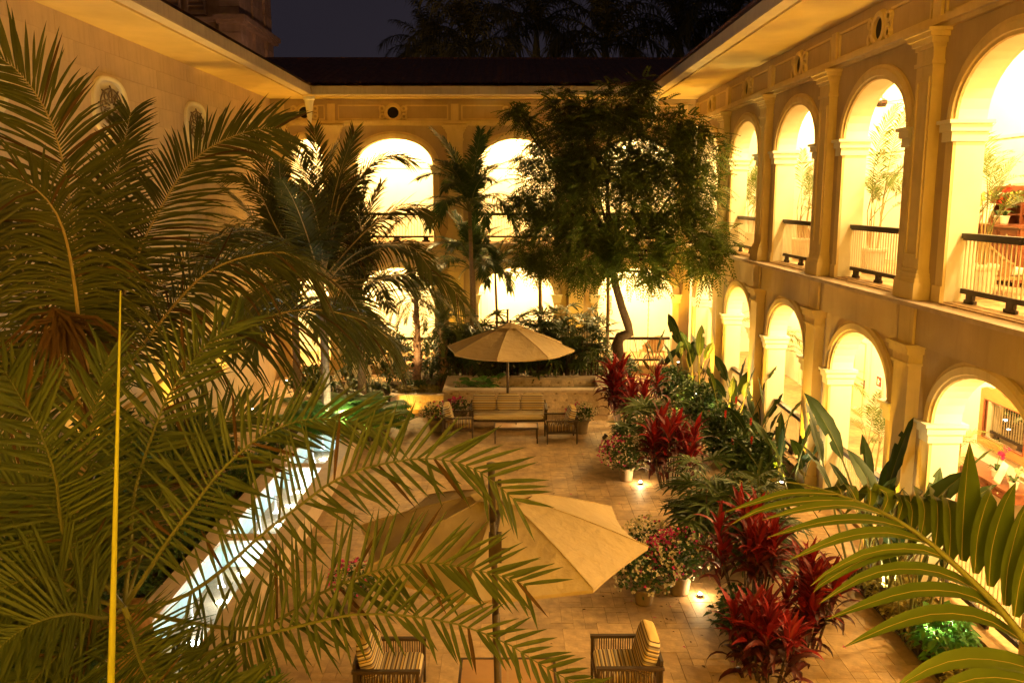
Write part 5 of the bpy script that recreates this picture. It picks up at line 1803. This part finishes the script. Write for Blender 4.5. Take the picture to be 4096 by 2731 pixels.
bush('variegated_shrub', 'low yellow-green variegated shrub beside the landing', 'shrub', (5.15, 17.1, 0), .48, .5, .62, 520, .12, .026, M['scheff'], g, 105)
bush('variegated_shrub', 'low yellow-green variegated cover along the bed edge beside the near path', 'ground cover', (5.9, 12.1, 0), .42, 1.35, .50, 1100, .12, .027, M['scheff'], g, 106)
bush('variegated_shrub', 'low yellow-green variegated cover at the lower right corner', 'ground cover', (5.95, 9.9, 0), .42, 1.2, .48, 1000, .12, .027, M['scheff'], g, 107)
bush('green_shrub', 'bright green lit shrub at the lower right under the palm frond', 'shrub', (5.85, 10.9, 0), .35, .45, .8, 200, .22, .045, M['fern'], g, 108)
bush('green_shrub', 'dark green low shrub at the foot of the near red plants', 'shrub', (3.4, 11.7, 0), .42, .9, .5, 460, .16, .03, M['green'], g, 109)
bush('green_shrub', 'dark green low shrub at the foot of the farthest red plant', 'shrub', (3.0, 21.4, 0), .4, .6, .6, 400, .18, .03, M['green'], g, 110)
g2 = 'hedge bushes beside the water channel'
HL = ['nearest the camera', 'second from the near end', 'third from the near end', 'in the middle of the row', 'third from the far end', 'second from the far end', 'at the far end by the lobed plants']
for k, y in enumerate((8.0, 10.0, 12.0, 14.0, 16.0, 18.0, 20.2)):
    bush('hedge_bush', 'dark hedge bush behind the water channel, ' + HL[k], 'hedge', (-5.62, y, .02), .36, 1.05, .8, 420, .14, .028, M['green'], g2, 120 + k)
g3 = 'bushes under the left palms'
for k, (x, y, h, lab) in enumerate([(-6.8, 12.2, 2.4, 'tall dark bush under the big coconut palm'), (-7.0, 15.0, 2.6, 'tall dark bush between the big coconut palm and the plain wing'), (-6.9, 18.6, 1.6, 'dark bush against the plain wing behind the hedge'), (-5.3, 8.7, 1.7, 'dark bush behind the date palm'), (-6.6, 9.6, 2.2, 'dark bush at the far left edge')]):
    bush('leafy_bush', lab, 'bush', (x, y, 0), .9, 1.1, h, 620, .30, .05, M['green'], g3, 130 + k)
bush('leafy_bush', 'green bush at the near end of the water channel', 'bush', (-3.1, 9.0, 0), .5, .7, .9, 320, .2, .035, M['fern'], g3, 139)

# lobed fern-like plants, lit green
fern_m = []
for k in range(3):
    b = MB(); P = arc(.75, 60 - 12 * k, 75, 6)
    Q, _ = catmull(P, 20)
    b.tube(Q[:9], .008, 4, 1, cap=False)
    r = random.Random(k)
    for j in range(8, 20):
        q = (j - 8) / 12
        T = (Q[j + 1] - Q[j]).normalized(); S = T.cross(Vector((0, 0, 1))).normalized()
        for sg in (-1, 1):
            d = (T * .5 + S * sg).normalized(); l = .20 * math.sin(PI * min(1, .25 + q * .8)) + .03
            blade(b, [Q[j], Q[j] + d * l * .55, Q[j] + d * l + Vector((0, 0, -.03))], [.018, .026, .006], Vector((0, 0, 1)), 0)
    fern_m.append(b.mesh('leaf', [M['fern'], M['rachis_g']]))
def lobed(label, x, y, z, n, seed, sc):
    r = random.Random(seed)
    t = thing('lobed_plant', label, 'plant', (x, y, z), 0, 'lobed-leaf plants at the channel end')
    for k in range(n):
        inst('leaf', fern_m[k % 3], t, (r.uniform(-.25, .25), r.uniform(-.25, .25), r.uniform(0, .25)), (r.uniform(-.2, .2), r.uniform(-.3, .2), k * 2.4), sc * r.uniform(.8, 1.15))
lobed('vivid green lobed-leaf plant lit from below at the end of the channel', -4.35, 22.35, .25, 30, 1, 1.6)
lobed('green lobed-leaf plant beside the pale middle coconut trunk', -5.0, 22.0, .2, 26, 2, 1.5)
lobed('green lobed-leaf plant next to the small ground spotlight', -3.75, 22.9, .2, 28, 3, 1.5)

# white lilies
lily_leaf = [lance_mesh('leaf', .42, .065, b_, M['green'], seed=b_) for b_ in (60, 90, 120)]
b = MB(); b.tube([(0, 0, 0), (.02, 0, .5), (.05, 0, .62)], .006, 4, 1, cap=False); blade(b, [(.05, 0, .60), (.06, .0, .70), (.03, 0, .82)], [.015, .055, .004], Vector((1, 0, .2)), 0, .4); b.tube([(.07, 0, .63), (.075, 0, .72)], .009, 5, 0)
lily_fl = b.mesh('flower', [M['fl_white'], M['rachis_g']])
LL = ['just right of the middle coconut trunk', 'between the coconut trunks and the low amber wall', 'at the front corner nearest the low amber wall', 'behind the darkest coconut trunk', 'in the middle of the bed', 'beside the shaggy palm trunk', 'at the back by the narrow arch', 'at the back behind the shaggy palm trunk']
for k, (x, y) in enumerate([(-5.0, 24.4), (-4.4, 25.5), (-3.8, 24.3), (-5.6, 26.4), (-4.7, 26.8), (-4.0, 26.6), (-5.2, 28.0), (-3.7, 28.0)]):
    r = random.Random(200 + k)
    t = thing('white_lily', 'dark-leaved lily clump with white hooded flowers, ' + LL[k], 'plant', (x, y, .1 + .04 * (y - 24)), 0, 'white lilies in the left bed')
    for j in range(34):
        inst('leaf', lily_leaf[j % 3], t, (r.uniform(-.3, .3), r.uniform(-.3, .3), r.uniform(.05, .35)), (r.uniform(-.2, .2), r.uniform(-.3, .3), j * 2.4), r.uniform(.8, 1.2))
    for j in range(7):
        inst('flower', lily_fl, t, (r.uniform(-.35, .35), r.uniform(-.35, .35), r.uniform(-.05, .3)), (r.uniform(-.15, .15), r.uniform(-.15, .15), r.uniform(0, 6.28)), r.uniform(.9, 1.3))
for k, (x, y) in enumerate([(-3.1, 25.9), (-2.4, 25.9), (-2.9, 26.6)]):
    bush('bed_cover', ['pale low ground cover behind the low amber wall', 'pale low ground cover against the planter end', 'low ground cover round the shaggy palm trunk'][k], 'ground cover', (x, y, .3), .4, .3, .3, 240, .12, .03, M['scheff'] if k < 2 else M['green'], 'ground cover in the end bed', 150 + k)
for k, x in enumerate((-1.25, -.6)):
    lobed(['leafy plant at the left end inside the planter', 'leafy plant beside the water spout inside the planter'][k], x, 25.6, .44, 16, 20 + k, .75)
for k, (x, y, h) in enumerate([(-5.0, 29.2, 2.0), (-3.9, 29.0, 1.8), (-2.6, 28.6, 1.7), (3.6, 28.8, 1.0), (-6.2, 27.0, .9)]):
    bush('leafy_bush', ['dark bush before the leftmost wide lower arch', 'dark bush behind the lilies', 'dark bush behind the shaggy-trunked palm', 'low bush under the bright right lower arch', 'low bush by the narrow lower arch'][k], 'bush', (x, y, .1), .75, .6, h, 420, .24, .04, M['green'], 'bushes along the far wing', 160 + k)

for k, x in enumerate((-1.4, -.6, .2, 1.0, 1.8, 2.5)):
    bush('leafy_bush', 'dark bush filling in behind the lady palms, ' + ['at the left end', 'second from the left', 'left of the parasol mast', 'right of the parasol mast', 'second from the right', 'at the right end'][k], 'bush', (x, 28.35, .25), .5, .4, 1.35, 330, .24, .035, M['green'], 'bushes behind the lady palms', 180 + k)

# ------------------------------------------------------------------ pots of flowers
def flower_pot(label, x, y, pr, ph, fr_, fh, pink, n, seed):
    r = random.Random(seed)
    t = thing('flower_pot', label, 'flower pot', (x, y, 0), 0, 'flower pots in the courtyard')
    b = pot_mesh(pr, ph); b.build('pot', M['clay'], t, smooth=True)
    b = MB()
    for k in range(n):
        u = Vector((r.gauss(0, 1), r.gauss(0, 1), r.gauss(0, .8))).normalized() * r.uniform(.35, 1.0)
        p = Vector((u.x * fr_, u.y * fr_, ph + fh * .45 + u.z * fh * .6))
        d = Vector((r.gauss(0, 1), r.gauss(0, 1), r.gauss(0, .6))).normalized()
        blade(b, [p, p + d * .035, p + d * .07], [.008, .02, .003], Vector((r.gauss(0, 1), r.gauss(0, 1), 1)), 0)
    o = b.build('foliage', M['green'], t); o['kind'] = 'stuff'
    for nm, sh in (('fl_white', 1 - pink), ('fl_pink', pink)):
        if sh <= 0: continue
        b = MB()
        for k in range(int(n * .42 * sh)):
            a = r.uniform(0, 2 * PI)
            if nm == 'fl_pink': a = r.gauss(2.6 if seed % 2 else .4, .9)
            e = r.uniform(-.5, 1.2)
            u = Vector((math.cos(a) * math.cos(e), math.sin(a) * math.cos(e), math.sin(e))) * r.uniform(.8, 1.1)
            p = Vector((u.x * fr_, u.y * fr_, ph + fh * .45 + u.z * fh * .6))
            for j in range(4):
                d = (u + Vector((r.gauss(0, .7), r.gauss(0, .7), r.gauss(0, .7)))).normalized()
                blade(b, [p, p + d * .022, p + d * .04], [.006, .018, .004], Vector((r.gauss(0, 1), r.gauss(0, 1), 1)), 0)
        o = b.build('blossoms', M[nm], t); o['kind'] = 'stuff'
flower_pot('flower pot with pink and white blossoms, lit by a ground spot beside the path', 2.62, 18.75, .19, .32, .60, .66, .35, 700, 31)
flower_pot('flower pot with deep pink blossoms, lit by a ground spot, nearest the lady palm', 2.72, 13.1, .20, .36, .52, .62, .75, 700, 33)
flower_pot('white-flowered pot next to the near parasol edge', 2.1, 12.75, .18, .26, .56, .66, .1, 700, 34)
flower_pot('white-flowered bushy pot behind the pink one', 2.35, 13.9, .18, .28, .46, .6, .05, 560, 36)
flower_pot('white-flowered pot behind the right far armchair', 1.95, 22.75, .22, .36, .42, .42, .2, 420, 35)
flower_pot('white-flowered pot behind the left far armchair', -1.95, 22.9, .22, .36, .42, .42, .2, 420, 38)
flower_pot('pink flower pot between the sofa and the left far armchair', -1.35, 23.6, .2, .36, .36, .4, .8, 320, 37)
flower_pot('pink flower pot beside the channel, behind the near parasol', -2.3, 12.6, .2, .3, .45, .4, .6, 380, 39)

# ------------------------------------------------------------------ potted palms in the galleries
parlour_m = palm_meshes('parlour', 1.5, .36, .0085, 30, [M['areca'], M['rachis_g']], [(86, 45), (78, 85), (68, 105), (56, 110)], a0=55, a1=26, v=.2, droop=.25, t0=.34, seg=2, r0=.008)
def potted(label, x, y, z, seed, sc=1.0, n=13):
    r = random.Random(seed)
    t = thing('potted_palm', label, 'potted palm', (x, y, z), 0, 'potted palms in the galleries')
    b = pot_mesh(.26, .52); b.build('pot', M['pot'], t, smooth=True)
    b = MB(); hs = []
    for k in range(7):
        a = r.uniform(0, 6.28); q = Vector((.15 * math.cos(a), .15 * math.sin(a), .5 + r.uniform(.35, .95) * sc))
        b.tube([(q.x * .6, q.y * .6, .46), q], [.014, .010], 5); hs.append(q)
    b.build('canes', M['rachis'], t)
    for k in range(n):
        c = hs[k % 7]
        inst('frond', parlour_m[(k * 3) % 4], t, c, (r.uniform(-.1, .1), r.uniform(-.15, .1), (k * 2.4 + r.uniform(-.4, .4)) % 3.6 - 1.8), sc * r.uniform(.7, 1.1))
potted('potted palm beside the wicker chair in the nearest upper arch', 7.15, 13.25, ZU, 1)
potted('potted palm with tall fronds in the second upper arch', 7.3, 17.55, ZU, 2, 1.25, 16)
potted('potted palm with the wicker chair in the third upper arch', 7.25, 21.75, ZU, 3, 1.0)
potted('potted palm in the fourth upper arch', 7.2, 26.0, ZU, 4, 1.1)
potted('potted palm in the farthest upper arch of the long wing', 7.4, 28.9, ZU, 5, 1.0)
potted('potted palm beside the lattice inside the nearest lower arch', 8.05, 15.6, ZG, 6, .8)
potted('potted palm inside the second lower arch', 7.3, 16.9, ZG, 7, .85)
potted('potted palm inside the third lower arch of the long wing', 7.6, 20.9, ZG, 8, 1.0)
potted('tall potted palm inside the fourth lower arch of the long wing', 7.4, 25.0, ZG, 9, 1.25, 16)
potted('potted palm inside the farthest lower arch of the long wing', 7.2, 28.9, ZG, 10, 1.2)
wicker_chair('wicker tub chair behind the nearest upper railing', (7.75, 13.95, ZU), rad(95))
wicker_chair('wicker tub chair behind the third upper railing', (7.75, 22.4, ZU), rad(95))
wicker_chair('wicker tub chair behind the railing of the far bright lower arch', (5.4, 32.2, ZG), rad(200))
orchid('yellow-green orchid in a white pot on the bureau end', (8.75, 16.45, ZU + 1.045), 'fl_yel', .42)
orchid('red orchid behind the page on the bureau', (8.75, 15.75, ZU + 1.045), 'fl_red', .52)
orchid('yellow orchid right of the page on the bureau', (8.7, 15.45, ZU + 1.045), 'fl_yel', .40)
page_stand('white page on a stand on the bureau', (8.6, 15.95, ZU + 1.05), rad(-100))
orchid('pink orchid in a pot on the console table', (9.02, 15.55, ZG + .80), 'fl_pink', .42)
orchid('small white orchid in a white pot at the console end', (8.95, 14.85, ZG + .80), 'fl_white', .25)
page_stand('white page on a stand on the console table', (8.9, 15.3, ZG + .80), rad(-100))
# lattice screen
t = thing('lattice_screen', 'woven lattice screen beside the console inside the nearest lower arch', 'screen', (8.35, 16.0, ZG))
for k in range(9):
    b = MB(); b.box(-.006, .006, -.40 + .1 * k - .02, -.40 + .1 * k + .02, .05, 1.55); b.build('slat', M['rattan'], t)
for k in range(15):
    b = MB(); b.box(-.018, -.0065, -.44, .44, .1 + .1 * k - .02, .1 + .1 * k + .02); b.build('slat', M['rattan'], t)
# ------------------------------------------------------------------ lamps of the place and a few added ones
shade = MB(); shade.lathe([(0, -.14), (.13, -.12), (.15, -.05), (.13, -.005), (0, -.005)], n=16)
shade_m = shade.mesh('ceiling_lamp', M['glow'])
def ceiling_lamp(label, loc, power, group, r=.16, drop=.30, col=None):
    o = bpy.data.objects.new('ceiling_lamp', shade_m); COL.objects.link(o)
    o.location = loc
    tag(o, label, 'ceiling lamp', group)
    lamp('POINT', 'lamp', (loc[0], loc[1], loc[2] - drop), power, col or ROOMC, r, o)
ORD = ['just outside the picture', 'nearest', 'second', 'third', 'fourth', 'farthest']
for k, y in enumerate(cR):
    ceiling_lamp('glowing ceiling lamp behind the upper arch of the long wing, ' + ORD[k] + ' one', (7.95, y, 9.30), ROOM_W, 'corridor ceiling lamps')
    ceiling_lamp('glowing ceiling lamp behind the lower arch of the long wing, ' + ORD[k] + ' one', (7.95, y, 4.22), ROOM_W * .75, 'corridor ceiling lamps')
BAY = ['narrow', 'left wide', 'middle', 'right wide']
for k, x in enumerate([-6.95] + cB):
    ceiling_lamp('glowing ceiling lamp behind the ' + BAY[k] + ' upper arch of the far wing', (x, 32.2, 9.30), ROOM_W * 1.5, 'corridor ceiling lamps')
    ceiling_lamp('glowing ceiling lamp behind the ' + BAY[k] + ' lower arch of the far wing', (x, 32.2, 4.22), ROOM_W * 1.2, 'corridor ceiling lamps')
for k, x in enumerate((-6, -2, 2, 5.4)):
    q = ['by the plain wing', 'left of the middle', 'right of the middle', 'by the long wing'][k]
    ceiling_lamp('glowing ceiling lamp in the gallery behind the camera, ' + q, (x, -2.0, 9.42), FRONT_W, 'gallery ceiling lamps', col=WARM)
    ceiling_lamp('glowing ceiling lamp in the passage under the gallery, ' + q, (x, -2.0, 4.35), FRONT_W * .5, 'gallery ceiling lamps', col=WARM)

spot_b = MB(); spot_b.lathe([(.0, 0), (.05, 0), (.05, .10), (.062, .12), (.062, .14), (.05, .14)], n=14)
spot_body = spot_b.mesh('spot_body', M['iron'])
lens_b = MB(); lens_b.lathe([(.0, .137), (.05, .135)], n=14)
lens_m = lens_b.mesh('lens', M['bulb'])
def garden_spot(label, loc, target, power, col, size=80, group='garden spotlights', r=.05, lens=True):
    loc = Vector(loc); d = (Vector(target) - loc).normalized()
    t = thing('garden_spotlight', label, 'spotlight', loc, 0, group)
    q = d.to_track_quat('Z', 'Y').to_euler()
    inst('housing', spot_body, t, (0, 0, .05), q)
    if lens: inst('lens', lens_m, t, (0, 0, .05), q)
    b = MB(); b.tube([(0, 0, -.1), (0, 0, .08)], .012, 6); b.build('stake', M['iron'], t)
    lamp('SPOT', 'spot', loc + Vector((0, 0, .05)) + d * .17, power, col, r, t, target, size, .7)
    return t
# uplights at the feet of the pilasters
for k, y in enumerate((9.4, 13.55, 17.75, 21.95, 26.15, 29.6)):
    garden_spot('ground spotlight aimed up the ' + ['out-of-view', 'nearest', 'second', 'third', 'fourth', 'corner'][k] + ' pilaster of the long wing', (5.75, y - .05, .12), (5.95, y, 9.5), UP_W, WARM, 70)
for k, y in enumerate((12.5, 16.5, 20.5, 24.5, 28.5)):
    garden_spot('ground spotlight aimed up the plain stone wing, ' + ['nearest', 'second', 'middle', 'fourth', 'farthest'][k], (-7.35, y, .05), (-7.6, y, 9.5), UP_W * LEFT_F, WARM, 75)
for k, x in enumerate((-4.9, -1.82, 2.38, 5.9)):
    garden_spot('ground spotlight aimed up the far wing ' + ['behind the lilies', 'by the slender palms', 'by the ringed trunk', 'in the corner'][k], (x, 29.85, .4), (x, 30.2, 9.5), UP_W * .25, WARM, 70)
# spots beside the pots and plants
for lab, (x, y) in (('small ground lamp glowing beside the pink and white flower pot', (2.90, 18.46)), ('small ground lamp glowing beside the deep pink flower pot', (3.02, 12.96))):
    t = thing('ground_lamp', lab, 'ground lamp', (x, y, 0), 0, 'small lamps beside flower pots')
    b = MB(); b.lathe([(.0, 0), (.055, 0), (.05, .045), (.03, .05)], n=14); b.build('housing', M['iron'], t)
    b = MB(); b.lathe([(.03, .05), (.024, .07), (0, .078)], n=12); b.build('lens', M['bulb'], t)
    lamp('POINT', 'lamp', (x, y, .13), POT_W, WARMW, .03, t)
garden_spot('small white spotlight at the planter end by the red plant', (2.45, 21.9, .02), (3.1, 22.1, .8), SPOT_W * .6, WARMW, 90)
garden_spot('small white spotlight on the paving before the low amber wall', (-3.18, 24.7, .02), (-2.7, 25.4, .3), SPOT_W * .35, WARM, 120)
gs = garden_spot('white spotlight under the lobed green plants', (-4.3, 21.55, .46), (-4.3, 22.5, 1.0), SPOT_W * 1.5, (1, .98, .62), 150)
lamp('POINT', 'added_fill', (-4.25, 21.75, 1.0), 80.0, (1, .98, .6), .06, gs)  # bare lamp without a fixture, added to brighten the lobed leaves
garden_spot('spotlight under the paddle plant beside the landing', (5.45, 17.4, .15), (5.6, 17.2, .6), SPOT_W * 1.0, (1, .9, .5), 100)
garden_spot('spotlight in the paddle plants before the nearest lower arch', (5.6, 12.3, .25), (5.8, 12.6, .8), SPOT_W * .9, (1, .85, .45), 110)
garden_spot('spotlight in the bushes under the second farthest pilaster', (5.45, 22.6, .2), (5.5, 22.4, 1.0), SPOT_W * 1.2, (1, .88, .5), 110)
garden_spot('spotlight behind the shaggy-trunked palm', (-3.2, 26.3, .45), (-2.9, 27.2, 2.5), SPOT_W * 1.2, WARMW, 90)
garden_spot('spotlight in the far corner under the paddle leaves', (5.1, 26.9, .2), (5.6, 26.8, 2.4), SPOT_W * 1.3, (1, .88, .5), 100)
garden_spot('spotlight low in the shrubs at the lower right', (5.55, 11.0, .15), (5.85, 10.9, .8), SPOT_W * .9, (.95, 1, .6), 120)
garden_spot('white spotlight at the channel end aimed up into the coconut palm crown', (-3.55, 21.75, .02), (-4.7, 22.3, 4.6), SPOT_W * 2.4, (1, .85, .38), 55)
garden_spot('added spotlight in the shrubs, brightening the feathery tree', (5.3, 24.4, .1), (4.2, 25.0, 6.5), SPOT_W * 6.0, (1, .72, .22), 90)  # lamp added to brighten the tree crown
garden_spot('added spotlight by the path, brightening the right side of the feathery tree', (4.4, 22.9, .05), (4.3, 25.0, 6.2), SPOT_W * 7.0, (1, .72, .22), 80)  # second added lamp, lifts the right half of the crown
# unseen lamp on a post, added behind the roof to light the tower
sl = thing('added_tower_lamp', 'added lamp out of sight behind the roof, lighting the tower flank', 'added lamp', (-6.5, 39.0, -.4))
b = MB(); b.tube([(0, 0, 0), (0, 0, 9)], [.09, .05], 10); b.tube([(0, 0, 9), (-.6, 0, 9.3)], .04, 8); b.build('post', M['iron'], sl)
b = MB(); b.lathe([(0, .14), (.2, .1), (.22, 0), (0, -.02)], (-.7, 0, 9.2), 14); b.build('lamp_head', M['glow'], sl)
lamp('POINT', 'lamp', (-7.2, 39.0, 8.5), TOWER_W, (1, .52, .26), .2, sl)
